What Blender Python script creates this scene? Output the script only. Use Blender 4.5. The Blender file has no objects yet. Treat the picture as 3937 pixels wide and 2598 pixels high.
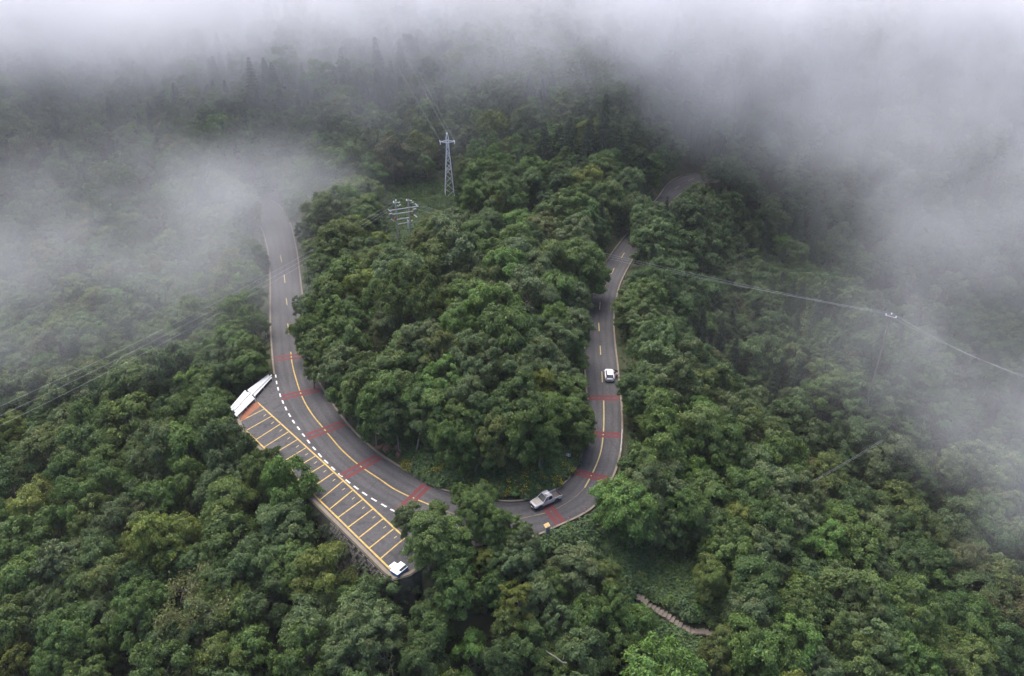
import bpy, bmesh, math, random
import numpy as np
from mathutils import Vector, Matrix, geometry

random.seed(7)
RNG = np.random.default_rng(7)
R = math.radians
SC = bpy.context.scene
COL = SC.collection

# ------------------------------------------------------------------ camera
CAM_H, PITCH, F, CX, CY = 69.0, R(27.0), 2660.0, 1968.5, 1299.0
cam_d = bpy.data.cameras.new('camera')
cam = bpy.data.objects.new('camera', cam_d)
COL.objects.link(cam)
cam.location = (0, 0, CAM_H)
cam.rotation_euler = (R(90) - PITCH, 0, 0)
cam_d.sensor_width = 36.0
cam_d.lens = F / 3937.0 * 36.0
cam_d.clip_start = 0.5
cam_d.clip_end = 5000
SC.camera = cam

# ------------------------------------------------------------------ sky and sun (overcast)
SUN_EL, SUN_AZ = R(62), R(-35)          # azimuth measured from +Y towards +X
world = bpy.data.worlds.new('World')
SC.world = world
world.use_nodes = True
wn = world.node_tree
sky = wn.nodes.new('ShaderNodeTexSky')
sky.sky_type = 'NISHITA'
sky.sun_disc = False
sky.sun_elevation = SUN_EL
sky.sun_rotation = SUN_AZ
sky.altitude = 1800
sky.air_density = 0.35
sky.dust_density = 9.0
sky.ozone_density = 1.0
wn.links.new(sky.outputs[0], wn.nodes['Background'].inputs[0])
wn.nodes['Background'].inputs[1].default_value = 0.15
sun_d = bpy.data.lights.new('sun', 'SUN')
sun_d.energy = 1.3
sun_d.angle = R(65)
sun_d.color = (1.0, 0.96, 0.9)
sun = bpy.data.objects.new('sun', sun_d)
COL.objects.link(sun)
sd = Vector((math.sin(SUN_AZ) * math.cos(SUN_EL), math.cos(SUN_AZ) * math.cos(SUN_EL), math.sin(SUN_EL)))
sun.rotation_euler = sd.to_track_quat('Z', 'Y').to_euler()
sun.location = (0, 0, 300)
SC.view_settings.view_transform = 'Standard'
SC.view_settings.look = 'None'
SC.view_settings.exposure = 1.97
SC.view_settings.gamma = 1.0
cy = SC.cycles
cy.use_adaptive_sampling = True
cy.adaptive_threshold = 0.02
cy.use_denoising = True
cy.max_bounces = 8
cy.diffuse_bounces = 3
cy.glossy_bounces = 2
cy.transmission_bounces = 3
cy.transparent_max_bounces = 8
cy.volume_bounces = 5
cy.volume_step_rate = 1.0
cy.volume_max_steps = 128
cy.sample_clamp_indirect = 4.0

# ------------------------------------------------------------------ materials
def mat(name, color, rough=0.8, metal=0.0, noise=None, bump=None, spec=0.3):
    m = bpy.data.materials.new(name)
    m.use_nodes = True
    nt = m.node_tree
    b = nt.nodes['Principled BSDF']
    b.inputs['Roughness'].default_value = rough
    b.inputs['Metallic'].default_value = metal
    b.inputs['Specular IOR Level'].default_value = spec
    b.inputs['Base Color'].default_value = (*color, 1)
    tc = nt.nodes.new('ShaderNodeTexCoord')
    if noise:                                   # (scale, colour 2, contrast)
        n = nt.nodes.new('ShaderNodeTexNoise')
        n.inputs['Scale'].default_value = noise[0]
        n.inputs['Detail'].default_value = 5
        nt.links.new(tc.outputs['Object'], n.inputs['Vector'])
        r = nt.nodes.new('ShaderNodeValToRGB')
        c = noise[2] if len(noise) > 2 else 0.2
        r.color_ramp.elements[0].position = 0.5 - c
        r.color_ramp.elements[1].position = 0.5 + c
        r.color_ramp.elements[0].color = (*color, 1)
        r.color_ramp.elements[1].color = (*noise[1], 1)
        nt.links.new(n.outputs['Fac'], r.inputs[0])
        nt.links.new(r.outputs[0], b.inputs['Base Color'])
    if bump:
        n = nt.nodes.new('ShaderNodeTexNoise')
        n.inputs['Scale'].default_value = bump[0]
        n.inputs['Detail'].default_value = 4
        nt.links.new(tc.outputs['Object'], n.inputs['Vector'])
        bp = nt.nodes.new('ShaderNodeBump')
        bp.inputs['Strength'].default_value = bump[1]
        nt.links.new(n.outputs['Fac'], bp.inputs['Height'])
        nt.links.new(bp.outputs[0], b.inputs['Normal'])
    return m

def leaf_material(name, base, transl=0.35):
    """leaf colour = per-tree tint x per-leaf variation"""
    m = bpy.data.materials.new(name)
    m.use_nodes = True
    nt = m.node_tree
    nt.nodes.clear()
    out = nt.nodes.new('ShaderNodeOutputMaterial')
    at = nt.nodes.new('ShaderNodeAttribute')
    at.attribute_type = 'INSTANCER'
    at.attribute_name = 'tint'
    av = nt.nodes.new('ShaderNodeAttribute')
    av.attribute_name = 'leafvar'
    mul = nt.nodes.new('ShaderNodeMix'); mul.data_type = 'RGBA'; mul.blend_type = 'MULTIPLY'
    mul.inputs['Factor'].default_value = 1
    nt.links.new(at.outputs['Color'], mul.inputs['A'])
    nt.links.new(av.outputs['Color'], mul.inputs['B'])
    mb = nt.nodes.new('ShaderNodeMix'); mb.data_type = 'RGBA'; mb.blend_type = 'MULTIPLY'
    mb.inputs['Factor'].default_value = 1
    nt.links.new(mul.outputs['Result'], mb.inputs['A'])
    mb.inputs['B'].default_value = (*base, 1)
    d = nt.nodes.new('ShaderNodeBsdfPrincipled')
    d.inputs['Roughness'].default_value = 0.5
    d.inputs['Specular IOR Level'].default_value = 0.35
    t = nt.nodes.new('ShaderNodeBsdfTranslucent')
    ms = nt.nodes.new('ShaderNodeMixShader')
    ms.inputs[0].default_value = transl
    nt.links.new(mb.outputs['Result'], d.inputs['Base Color'])
    nt.links.new(mb.outputs['Result'], t.inputs['Color'])
    nt.links.new(d.outputs[0], ms.inputs[1])
    nt.links.new(t.outputs[0], ms.inputs[2])
    nt.links.new(ms.outputs[0], out.inputs['Surface'])
    return m

M = {}
M['leaf'] = leaf_material('leaf', (1, 1, 1))
M['bark'] = mat('bark', (0.10, 0.085, 0.07), 0.9, noise=(6, (0.19, 0.17, 0.15), .25))
M['bark_pale'] = mat('bark_pale', (0.30, 0.28, 0.25), 0.9, noise=(5, (0.16, 0.14, 0.12), .2))
M['soil'] = mat('forest_floor', (0.020, 0.026, 0.013), 0.95, noise=(0.35, (0.045, 0.05, 0.022), .2), bump=(3, .5))
M['red_soil'] = mat('red_soil', (0.15, 0.07, 0.045), 0.95, noise=(1.2, (0.07, 0.05, 0.035), .25), bump=(4, .6))
M['concrete'] = mat('kerb_concrete', (0.20, 0.165, 0.13), 0.9, noise=(0.9, (0.13, 0.11, 0.085), .25))
M['stone'] = mat('wall_stone', (0.10, 0.09, 0.078), 0.9, noise=(1.6, (0.19, 0.17, 0.14), .2), bump=(6, .5))
M['mortar'] = mat('wall_mortar', (0.04, 0.038, 0.03), 0.95, noise=(1.5, (0.075, 0.07, 0.05), .2))
M['step'] = mat('step_stone', (0.20, 0.165, 0.135), 0.9, noise=(1.5, (0.13, 0.11, 0.09), .25), bump=(6, .3))
M['white_paint'] = mat('white_road_paint', (0.66, 0.66, 0.65), 0.75, noise=(2.2, (0.42, 0.42, 0.42), .2))
M['yellow_paint'] = mat('yellow_road_paint', (0.50, 0.33, 0.075), 0.75, noise=(1.7, (0.27, 0.20, 0.085), .20))
M['faded_yellow'] = mat('worn_yellow_paint', (0.22, 0.165, 0.085), 0.8, noise=(1.2, (0.11, 0.10, 0.085), .2))
M['pale_yellow'] = mat('pale_yellow_paint', (0.42, 0.33, 0.14), 0.75, noise=(1.2, (0.3, 0.25, 0.13), .2))
M['red_paint'] = mat('red_road_coating', (0.130, 0.026, 0.028), 0.85, noise=(1.6, (0.095, 0.034, 0.036), .2))
M['dirt'] = mat('orange_clay', (0.26, 0.085, 0.042), 0.9, noise=(1.5, (0.15, 0.075, 0.05), .2))
M['galv'] = mat('galvanised_steel', (0.72, 0.72, 0.71), 0.7, 0.0, noise=(3, (0.60, 0.60, 0.60), .25))
M['pole_concrete'] = mat('pole_concrete', (0.40, 0.385, 0.35), 0.85, noise=(3, (0.28, 0.27, 0.25), .2))
M['porcelain'] = mat('white_insulator', (0.75, 0.76, 0.78), 0.3)
M['rust_red'] = mat('red_oxide', (0.33, 0.09, 0.05), 0.6)
M['cable'] = mat('aluminium_cable', (0.38, 0.39, 0.40), 0.6, 0.0)
M['sheet_white'] = mat('white_sheet_metal', (0.74, 0.745, 0.74), 0.55, noise=(0.7, (0.60, 0.61, 0.61), .25))
M['blue'] = mat('blue_panel', (0.045, 0.13, 0.30), 0.5, noise=(1.4, (0.03, 0.09, 0.2), .2))
M['dark'] = mat('dark_interior', (0.015, 0.015, 0.016), 0.8)
M['rubber'] = mat('black_rubber', (0.025, 0.025, 0.025), 0.85)
M['plastic'] = mat('black_plastic', (0.035, 0.036, 0.04), 0.55)
M['glass'] = mat('tinted_glass', (0.025, 0.03, 0.033), 0.08, spec=0.6)
M['glass_rear'] = mat('grey_rear_glass', (0.11, 0.11, 0.135), 0.1, spec=0.6)
M['glass_front'] = mat('dusty_windscreen_glass', (0.10, 0.105, 0.085), 0.15, spec=0.5, noise=(2.5, (0.05, 0.055, 0.05), .15))
M['car_white'] = mat('white_car_paint', (0.78, 0.78, 0.80), 0.25, spec=0.5)
M['silver'] = mat('silver_white_paint', (0.52, 0.525, 0.54), 0.35, 0.15, spec=0.5, noise=(1.1, (0.46, 0.45, 0.44), .25))
M['dusty'] = mat('dusty_bonnet_paint', (0.42, 0.38, 0.33), 0.6, noise=(1.6, (0.33, 0.28, 0.23), .25))
M['bedliner'] = mat('dusty_bed_floor', (0.15, 0.125, 0.11), 0.9, noise=(2.5, (0.10, 0.085, 0.08), .2))
M['rust'] = mat('rust_patch', (0.27, 0.13, 0.10), 0.9, noise=(4, (0.19, 0.09, 0.07), .2))
M['hub'] = mat('dusty_steel_rim', (0.30, 0.26, 0.19), 0.7)
M['alloy'] = mat('alloy_rim', (0.45, 0.45, 0.47), 0.35, 0.6)
M['lamp_red'] = mat('tail_lamp', (0.25, 0.03, 0.035), 0.25)
M['lamp_smoke'] = mat('smoked_tail_lamp', (0.10, 0.085, 0.095), 0.2)
M['lamp_clear'] = mat('headlamp', (0.6, 0.62, 0.62), 0.15)
M['plate'] = mat('number_plate', (0.6, 0.6, 0.62), 0.5)
M['skin'] = mat('skin', (0.42, 0.26, 0.19), 0.6)
M['hair'] = mat('dark_hair', (0.012, 0.010, 0.010), 0.6)
M['pink'] = mat('pink_top', (0.62, 0.40, 0.44), 0.85, noise=(9, (0.75, 0.68, 0.70), .08))
M['red_cloth'] = mat('red_shirt', (0.45, 0.045, 0.055), 0.85)
M['trousers'] = mat('dark_trousers', (0.02, 0.02, 0.025), 0.9)
M['sign_grey'] = mat('weathered_sign_back', (0.28, 0.27, 0.265), 0.6, 0.2, noise=(4, (0.2, 0.19, 0.19), .2))
M['sign_yellow'] = mat('yellow_board', (0.58, 0.40, 0.17), 0.6)
M['sign_blue'] = mat('grey_blue_post', (0.14, 0.18, 0.23), 0.6)
M['red_band'] = mat('red_band', (0.35, 0.03, 0.03), 0.6)
M['white_band'] = mat('white_band', (0.7, 0.7, 0.7), 0.6)
M['dead_wood'] = mat('dead_wood', (0.33, 0.30, 0.26), 0.9, noise=(4, (0.2, 0.18, 0.15), .2))

def asphalt_material(name, tracks):
    m = mat(name, (0.060, 0.058, 0.062), 0.85, bump=(25, .15), spec=0.25)
    nt = m.node_tree
    b = nt.nodes['Principled BSDF']
    tc = nt.nodes.new('ShaderNodeTexCoord')
    n1 = nt.nodes.new('ShaderNodeTexNoise'); n1.inputs['Scale'].default_value = 0.12; n1.inputs['Detail'].default_value = 6
    n2 = nt.nodes.new('ShaderNodeTexNoise'); n2.inputs['Scale'].default_value = 2.2; n2.inputs['Detail'].default_value = 3
    for n in (n1, n2): nt.links.new(tc.outputs['Object'], n.inputs['Vector'])
    ramp = nt.nodes.new('ShaderNodeValToRGB')
    ramp.color_ramp.elements[0].position = .3; ramp.color_ramp.elements[1].position = .72
    ramp.color_ramp.elements[0].color = (0.052, 0.0505, 0.0535, 1); ramp.color_ramp.elements[1].color = (0.074, 0.0715, 0.0735, 1)
    nt.links.new(n1.outputs['Fac'], ramp.inputs[0])
    mx = nt.nodes.new('ShaderNodeMix'); mx.data_type = 'RGBA'; mx.blend_type = 'MULTIPLY'; mx.inputs['Factor'].default_value = 1
    r2 = nt.nodes.new('ShaderNodeValToRGB')
    r2.color_ramp.elements[0].position = .3; r2.color_ramp.elements[1].position = .62
    r2.color_ramp.elements[0].color = (.80, .80, .81, 1); r2.color_ramp.elements[1].color = (1.05, 1.05, 1.05, 1)
    nt.links.new(n2.outputs['Fac'], r2.inputs[0])
    nt.links.new(ramp.outputs[0], mx.inputs['A']); nt.links.new(r2.outputs[0], mx.inputs['B'])
    last = mx.outputs['Result']
    if tracks:                                   # polished wheel tracks follow the lanes
        uv = nt.nodes.new('ShaderNodeUVMap'); uv.uv_map = 'across'
        sp = nt.nodes.new('ShaderNodeSeparateXYZ'); nt.links.new(uv.outputs[0], sp.inputs[0])
        r3 = nt.nodes.new('ShaderNodeValToRGB')
        els = r3.color_ramp.elements
        els[0].position = 0.0; els[0].color = (.80, .79, .79, 1)
        els[1].position = 1.0; els[1].color = (.80, .79, .79, 1)
        for p, v in ((.06, .86), (.13, 1.12), (.20, 1.10), (.27, .90), (.34, 1.12), (.42, 1.06), (.5, .88), (.57, 1.07), (.65, 1.13), (.72, .90), (.80, 1.10), (.87, 1.09), (.94, .84)):
            e = els.new(p); e.color = (v, v, v, 1)
        n3 = nt.nodes.new('ShaderNodeTexNoise'); n3.inputs['Scale'].default_value = .5
        nt.links.new(tc.outputs['Object'], n3.inputs['Vector'])
        ad = nt.nodes.new('ShaderNodeMath'); ad.operation = 'MULTIPLY_ADD'; ad.inputs[1].default_value = .06
        nt.links.new(n3.outputs['Fac'], ad.inputs[0]); nt.links.new(sp.outputs['X'], ad.inputs[2])
        sb = nt.nodes.new('ShaderNodeMath'); sb.operation = 'SUBTRACT'; sb.inputs[1].default_value = .03
        nt.links.new(ad.outputs[0], sb.inputs[0]); nt.links.new(sb.outputs[0], r3.inputs[0])
        m2 = nt.nodes.new('ShaderNodeMix'); m2.data_type = 'RGBA'; m2.blend_type = 'MULTIPLY'; m2.inputs['Factor'].default_value = 1
        nt.links.new(last, m2.inputs['A']); nt.links.new(r3.outputs[0], m2.inputs['B'])
        last = m2.outputs['Result']
    if tracks:                                   # long streaks worn along the lanes
        mp = nt.nodes.new('ShaderNodeMapping'); mp.inputs['Scale'].default_value = (9, .10, 1); nt.links.new(uv.outputs[0], mp.inputs[0])
        n4 = nt.nodes.new('ShaderNodeTexNoise'); n4.inputs['Scale'].default_value = 2.0; n4.inputs['Detail'].default_value = 4; nt.links.new(mp.outputs[0], n4.inputs['Vector'])
        r4 = nt.nodes.new('ShaderNodeValToRGB'); r4.color_ramp.elements[0].position = .3; r4.color_ramp.elements[1].position = .7
        r4.color_ramp.elements[0].color = (.86, .86, .87, 1); r4.color_ramp.elements[1].color = (1.10, 1.09, 1.08, 1)
        nt.links.new(n4.outputs['Fac'], r4.inputs[0])
        m4 = nt.nodes.new('ShaderNodeMix'); m4.data_type = 'RGBA'; m4.blend_type = 'MULTIPLY'; m4.inputs['Factor'].default_value = 1
        nt.links.new(last, m4.inputs['A']); nt.links.new(r4.outputs[0], m4.inputs['B']); last = m4.outputs['Result']
    else:                                        # oil spots where cars stand
        n5 = nt.nodes.new('ShaderNodeTexNoise'); n5.inputs['Scale'].default_value = .8; n5.inputs['Detail'].default_value = 3; nt.links.new(tc.outputs['Object'], n5.inputs['Vector'])
        r5 = nt.nodes.new('ShaderNodeValToRGB'); r5.color_ramp.elements[0].position = .34; r5.color_ramp.elements[1].position = .46
        r5.color_ramp.elements[0].color = (.72, .71, .72, 1); r5.color_ramp.elements[1].color = (1, 1, 1, 1)
        nt.links.new(n5.outputs['Fac'], r5.inputs[0])
        m5 = nt.nodes.new('ShaderNodeMix'); m5.data_type = 'RGBA'; m5.blend_type = 'MULTIPLY'; m5.inputs['Factor'].default_value = 1
        nt.links.new(last, m5.inputs['A']); nt.links.new(r5.outputs[0], m5.inputs['B']); last = m5.outputs['Result']
    nt.links.new(last, b.inputs['Base Color'])
    return m
M['asphalt'] = asphalt_material('road_asphalt', True)
M['asphalt_lot'] = asphalt_material('parking_asphalt', False)

# ------------------------------------------------------------------ helpers
SP, CP = math.sin(PITCH), math.cos(PITCH)
def ray(px, py):
    u, v = (px - CX) / F, (py - CY) / F
    return u, CP - v * SP, -(SP + v * CP)
def G(px, py, z=0.0):
    a, b, c = ray(px, py)
    t = (z - CAM_H) / c
    return Vector((a * t, b * t, z))
def AT(px, py, t):
    a, b, c = ray(px, py)
    return Vector((a * t, b * t, CAM_H + c * t))
def project(x, y, z):
    """-> px, py, depth"""
    dz = z - CAM_H
    dep = y * CP - dz * SP
    up = y * SP + dz * CP
    return CX + F * x / dep, CY - F * up / dep, dep

def tag(o, label=None, cat=None, group=None, kind=None):
    if label: o['label'] = label
    if cat: o['category'] = cat
    if group: o['group'] = group
    if kind: o['kind'] = kind
    return o
def empty(name, loc=(0, 0, 0), rz=0.0):
    o = bpy.data.objects.new(name, None)
    COL.objects.link(o)
    o.location = loc
    o.rotation_euler = (0, 0, rz)
    o.empty_display_size = 0.3
    return o

class MB:
    """collects faces, builds one mesh object"""
    def __init__(s): s.v, s.f = [], []
    def add(s, vs, fs):
        b = len(s.v)
        s.v += [tuple(v) for v in vs]
        s.f += [tuple(i + b for i in f) for f in fs]
        return s
    def box(s, c, d, rz=0.0, taper=1.0):
        cx, cy_, cz = c; dx, dy, dz = d[0] / 2, d[1] / 2, d[2] / 2
        cr, sr = math.cos(rz), math.sin(rz)
        vs = []
        for sz in (-1, 1):
            k = taper if sz > 0 else 1
            for sx, sy in ((-1, -1), (1, -1), (1, 1), (-1, 1)):
                x, y = sx * dx * k, sy * dy * k
                vs.append((cx + x * cr - y * sr, cy_ + x * sr + y * cr, cz + sz * dz))
        return s.add(vs, [(3, 2, 1, 0), (4, 5, 6, 7), (0, 1, 5, 4), (1, 2, 6, 5), (2, 3, 7, 6), (3, 0, 4, 7)])
    def tube(s, pts, rad, n=8, cap=True):
        pts = [Vector(p) for p in pts]
        if not isinstance(rad, (list, tuple)): rad = [rad] * len(pts)
        vs, fs = [], []
        for i, p in enumerate(pts):
            d = (pts[min(i + 1, len(pts) - 1)] - pts[max(i - 1, 0)])
            d = d.normalized() if d.length > 1e-9 else Vector((0, 0, 1))
            a = d.orthogonal().normalized() if abs(d.z) > .9 else d.cross(Vector((0, 0, 1))).normalized()
            b = d.cross(a)
            for k in range(n):
                t = 2 * math.pi * k / n
                vs.append(p + (a * math.cos(t) + b * math.sin(t)) * rad[i])
        for i in range(len(pts) - 1):
            for k in range(n):
                fs.append((i * n + k, i * n + (k + 1) % n, (i + 1) * n + (k + 1) % n, (i + 1) * n + k))
        if cap:
            fs.append(tuple(range(n))[::-1])
            fs.append(tuple(range((len(pts) - 1) * n, len(pts) * n)))
        return s.add(vs, fs)
    def lathe(s, prof, n=12, c=(0, 0, 0), axis='Z'):
        vs, fs = [], []
        for r, h in prof:
            for k in range(n):
                t = 2 * math.pi * k / n
                p = (r * math.cos(t), r * math.sin(t), h)
                if axis == 'Y': p = (p[0], p[2], p[1])
                if axis == 'X': p = (p[2], p[0], p[1])
                vs.append((p[0] + c[0], p[1] + c[1], p[2] + c[2]))
        for i in range(len(prof) - 1):
            for k in range(n):
                fs.append((i * n + k, i * n + (k + 1) % n, (i + 1) * n + (k + 1) % n, (i + 1) * n + k))
        fs.append(tuple(range(n))[::-1]); fs.append(tuple(range((len(prof) - 1) * n, len(prof) * n)))
        return s.add(vs, fs)
    def loft(s, secs, close=True):
        n = len(secs[0]); vs, fs = [], []
        for sec in secs: vs += sec
        for i in range(len(secs) - 1):
            for k in range(n if close else n - 1):
                fs.append((i * n + k, i * n + (k + 1) % n, (i + 1) * n + (k + 1) % n, (i + 1) * n + k))
        if close:
            fs.append(tuple(range(n))[::-1]); fs.append(tuple(range((len(secs) - 1) * n, len(secs) * n)))
        return s.add(vs, fs)
    def mesh(s, name, material, smooth=False):
        me = bpy.data.meshes.new(name)
        me.from_pydata(s.v, [], s.f)
        me.materials.append(material)
        me.update()
        bm = bmesh.new(); bm.from_mesh(me)
        bmesh.ops.recalc_face_normals(bm, faces=bm.faces)
        bm.to_mesh(me); bm.free()
        if smooth: me.polygons.foreach_set('use_smooth', [True] * len(me.polygons))
        return me
    def build(s, name, material, parent=None, smooth=False, bevel=0.0):
        o = bpy.data.objects.new(name, s.mesh(name, material, smooth))
        COL.objects.link(o)
        if parent: o.parent = parent
        if bevel:
            m = o.modifiers.new('edge', 'BEVEL'); m.width = bevel; m.segments = 2; m.limit_method = 'ANGLE'
        return o
def add_mesh(name, me, parent=None):
    o = bpy.data.objects.new(name, me)
    COL.objects.link(o)
    if parent: o.parent = parent
    return o

def catmull(pts, n=6):
    pts = [np.array(p, float) for p in pts]
    P = [2 * pts[0] - pts[1]] + pts + [2 * pts[-1] - pts[-2]]
    out = []
    for i in range(1, len(P) - 2):
        for k in range(n):
            t = k / n
            out.append(.5 * ((2 * P[i]) + (-P[i - 1] + P[i + 1]) * t + (2 * P[i - 1] - 5 * P[i] + 4 * P[i + 1] - P[i + 2]) * t * t + (-P[i - 1] + 3 * P[i] - 3 * P[i + 1] + P[i + 2]) * t ** 3))
    out.append(pts[-1])
    return np.array(out)

# ------------------------------------------------------------------ road layout: (outer edge, inner edge) survey points
ST = [((850, 800), (905, 752)), ((952, 818), (1040, 770)), ((1002, 868), (1105, 840)), ((1030, 950), (1135, 945)), ((1040, 1045), (1150, 1050)),
      ((1042, 1150), (1162, 1152)), ((1043, 1250), (1174, 1250)), ((1049, 1346), (1187, 1345)), ((1059, 1440), (1207, 1425)),
      ((1083, 1526), (1230, 1482)), ((1178, 1677), (1322, 1618)), ((1315, 1828), (1450, 1742)), ((1530, 1964), (1640, 1858)),
      ((1672, 2035), (1725, 1893)), ((1960, 2078), (1930, 1931)), ((2160, 2012), (2062, 1918)), ((2284, 1942), (2148, 1882)),
      ((2344, 1850), (2208, 1816)), ((2376, 1762), (2240, 1748)), ((2388, 1675), (2262, 1662)), ((2386, 1560), (2264, 1560)),
      ((2379, 1495), (2258, 1495)), ((2372, 1410), (2252, 1410)), ((2361, 1310), (2250, 1310)), ((2357, 1230), (2250, 1230)),
      ((2366, 1150), (2264, 1150)), ((2384, 1085), (2292, 1070)), ((2428, 1000), (2340, 995)), ((2474, 925), (2396, 918)),
      ((2530, 850), (2462, 840)), ((2586, 768), (2530, 760)), ((2626, 738), (2562, 715)), ((2662, 715), (2600, 686)), ((2712, 702), (2655, 668)), ((2775, 705), (2735, 668))]
OUT = catmull([G(*a)[:2] for a, b in ST], 8)
INN = catmull([G(*b)[:2] for a, b in ST], 8)
NR = len(OUT)
IDX = lambda st: int(st * 8)
LOT_PX = [(1059, 1440), (1046, 1446), (985, 1505), (922, 1612), (948, 1668), (1035, 1750), (1223, 1930), (1376, 2080), (1490, 2193), (1516, 2216), (1570, 2200), (1640, 2150), (1740, 2112), (1850, 2097), (1960, 2078)]
LOT_OUT = np.array([G(*p)[:2] for p in LOT_PX])
i0, i1 = IDX(8), IDX(14)
LOT = np.vstack([LOT_OUT, OUT[i0:i1 + 1][::-1][1:-1]])       # parking polygon

def seg_dist(P, A):
    """distance of points P (n,2) to polyline A"""
    best = np.full(len(P), 1e9)
    for a, b in zip(A[:-1], A[1:]):
        d = b - a; L = d @ d + 1e-12
        t = np.clip(((P - a) @ d) / L, 0, 1)
        q = a + t[:, None] * d
        best = np.minimum(best, np.hypot(*(P - q).T))
    return best
def in_poly(P, A):
    x, y = P[:, 0], P[:, 1]
    ins = np.zeros(len(P), bool)
    j = len(A) - 1
    for i in range(len(A)):
        xi, yi = A[i]; xj, yj = A[j]
        c = ((yi > y) != (yj > y)) & (x < (xj - xi) * (y - yi) / (yj - yi + 1e-12) + xi)
        ins ^= c
        j = i
    return ins
ROADP = np.vstack([OUT[::3], INN[::-3]])
WALL_LINE = np.array([G(*p)[:2] for p in LOT_PX[2:11]])
INSIDE_POLY = np.vstack([[(-140, 900)], [(-110, 300)], INN[::3], [(150, 285)], [(260, 330)], [(400, 900)]])

def softplus(x, k=12.0): return k * np.log1p(np.exp(np.clip(x / k, -40, 40)))
def fbm(x, y, seed=0):
    r = np.random.default_rng(seed); s = np.zeros_like(x)
    for k in range(14):
        w = 2 * np.pi / (60 / 1.35 ** k); a = r.uniform(0, 2 * np.pi); p = r.uniform(0, 6.28)
        s += np.sin((x * np.cos(a) + y * np.sin(a)) * w + p) * 0.82 ** k
    return s / 3.2
def height(P):
    x, y = P[:, 0], P[:, 1]
    onroad = in_poly(P, ROADP); onlot = in_poly(P, LOT)
    d = np.minimum(seg_dist(P, OUT[::2]), seg_dist(P, INN[::2]))
    d = np.minimum(d, seg_dist(P, LOT_OUT))
    asph = onroad | onlot
    d = np.where(asph, 0, d)
    ins = in_poly(P, INSIDE_POLY) & ~asph
    n = fbm(x, y, 3)
    k = np.clip(d / 14, 0, 1)
    hi = 6.0 * (1 - np.exp(-d / 9)) + .60 * softplus(y - 238) + n * 1.6 * k
    ys = np.interp(x, [-60, -20, 60, 100], [222, 240, 290, 300])
    ho = -36 * (1 - np.exp(-d / 48)) + .58 * softplus(y - ys, 14) + .30 * softplus(np.abs(x - 10) - 190, 20) + n * 2.6 * k
    xc = np.interp(y, [50, 62, 87, 135, 190, 240], [62, 56, 45, 29, 36, 60])
    wr = np.clip((y - 45) / 15, 0, 1) * np.clip((270 - y) / 50, 0, 1) * np.clip(d / 8, 0, 1) * (x > 0)
    ho = ho + wr * (5.0 * np.exp(-((x - xc) / 11) ** 2) - 15 * (1 / (1 + np.exp(-np.clip((x - xc - 17) / 4.5, -30, 30)))))
    ho = ho + 26 * np.exp(-((x - 88) / 24) ** 2 - ((y - 168) / 48) ** 2)
    sdp = seg_dist(P, np.vstack([INSIDE_POLY, INSIDE_POLY[:1]]))
    sdp = np.where(in_poly(P, INSIDE_POLY), sdp, -sdp)
    L = np.clip(d * .8, .3, 45)
    w = np.clip(.5 + .5 * sdp / L, 0, 1); w = w * w * (3 - 2 * w)
    h = hi * w + ho * (1 - w)
    h = 150 * np.tanh(h / 150)
    lo = -1.0 * np.clip(d - 1.0, 0, None) - .12
    up = 1.15 * np.clip(d - 1.0, 0, None) - .12
    h = np.clip(h, lo, up)
    dw = seg_dist(P, WALL_LINE)
    wall = (dw < 26) & ~asph & ~ins & (seg_dist(P, WALL_LINE) <= d + .05)
    hw = -6.2 - .5 * d + n * .6
    f = np.clip((26 - dw) / 10, 0, 1)
    h = np.where(wall, np.minimum(h, hw * f + h * (1 - f)), h)
    h = np.where(asph & (dw < 1.7), -6.2, h)
    return h, d, ins, asph

# ground grid: fine near the bend, coarser away from it
def axis(lo, f0, f1, hi, fine, grow=1.13):
    a = list(np.arange(f0, f1 + .01, fine))
    s = fine; v = f0; left = []
    while v > lo: s *= grow; v -= s; left.append(v)
    s = fine; v = a[-1]; right = []
    while v < hi: s *= grow; v += s; right.append(v)
    return np.array(left[::-1] + a + right)
gx = axis(-640, -96, 104, 640, 1.6); gy = axis(-60, 44, 262, 760, 1.6)
XX, YY = np.meshgrid(gx, gy)
PP = np.column_stack([XX.ravel(), YY.ravel()])
HH, DD, INS, ASP = height(PP)
HG = HH.reshape(XX.shape); DG = DD.reshape(XX.shape); IG = (INS | ASP).reshape(XX.shape)
def samp(A, x, y):
    i = int(np.clip(np.searchsorted(gx, x) - 1, 0, len(gx) - 2)); j = int(np.clip(np.searchsorted(gy, y) - 1, 0, len(gy) - 2))
    u = min(max((x - gx[i]) / (gx[i + 1] - gx[i]), 0), 1); v = min(max((y - gy[j]) / (gy[j + 1] - gy[j]), 0), 1)
    return float(A[j, i] * (1 - u) * (1 - v) + A[j, i + 1] * u * (1 - v) + A[j + 1, i] * (1 - u) * v + A[j + 1, i + 1] * u * v)
def sampv(A, P):
    i = np.clip(np.searchsorted(gx, P[:, 0]) - 1, 0, nx - 2); j = np.clip(np.searchsorted(gy, P[:, 1]) - 1, 0, ny - 2)
    u = np.clip((P[:, 0] - gx[i]) / (gx[i + 1] - gx[i]), 0, 1); v = np.clip((P[:, 1] - gy[j]) / (gy[j + 1] - gy[j]), 0, 1)
    return A[j, i] * (1 - u) * (1 - v) + A[j, i + 1] * u * (1 - v) + A[j + 1, i] * (1 - u) * v + A[j + 1, i + 1] * u * v
nx, ny = len(gx), len(gy)
def hgt(x, y): return samp(HG, x, y)
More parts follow.
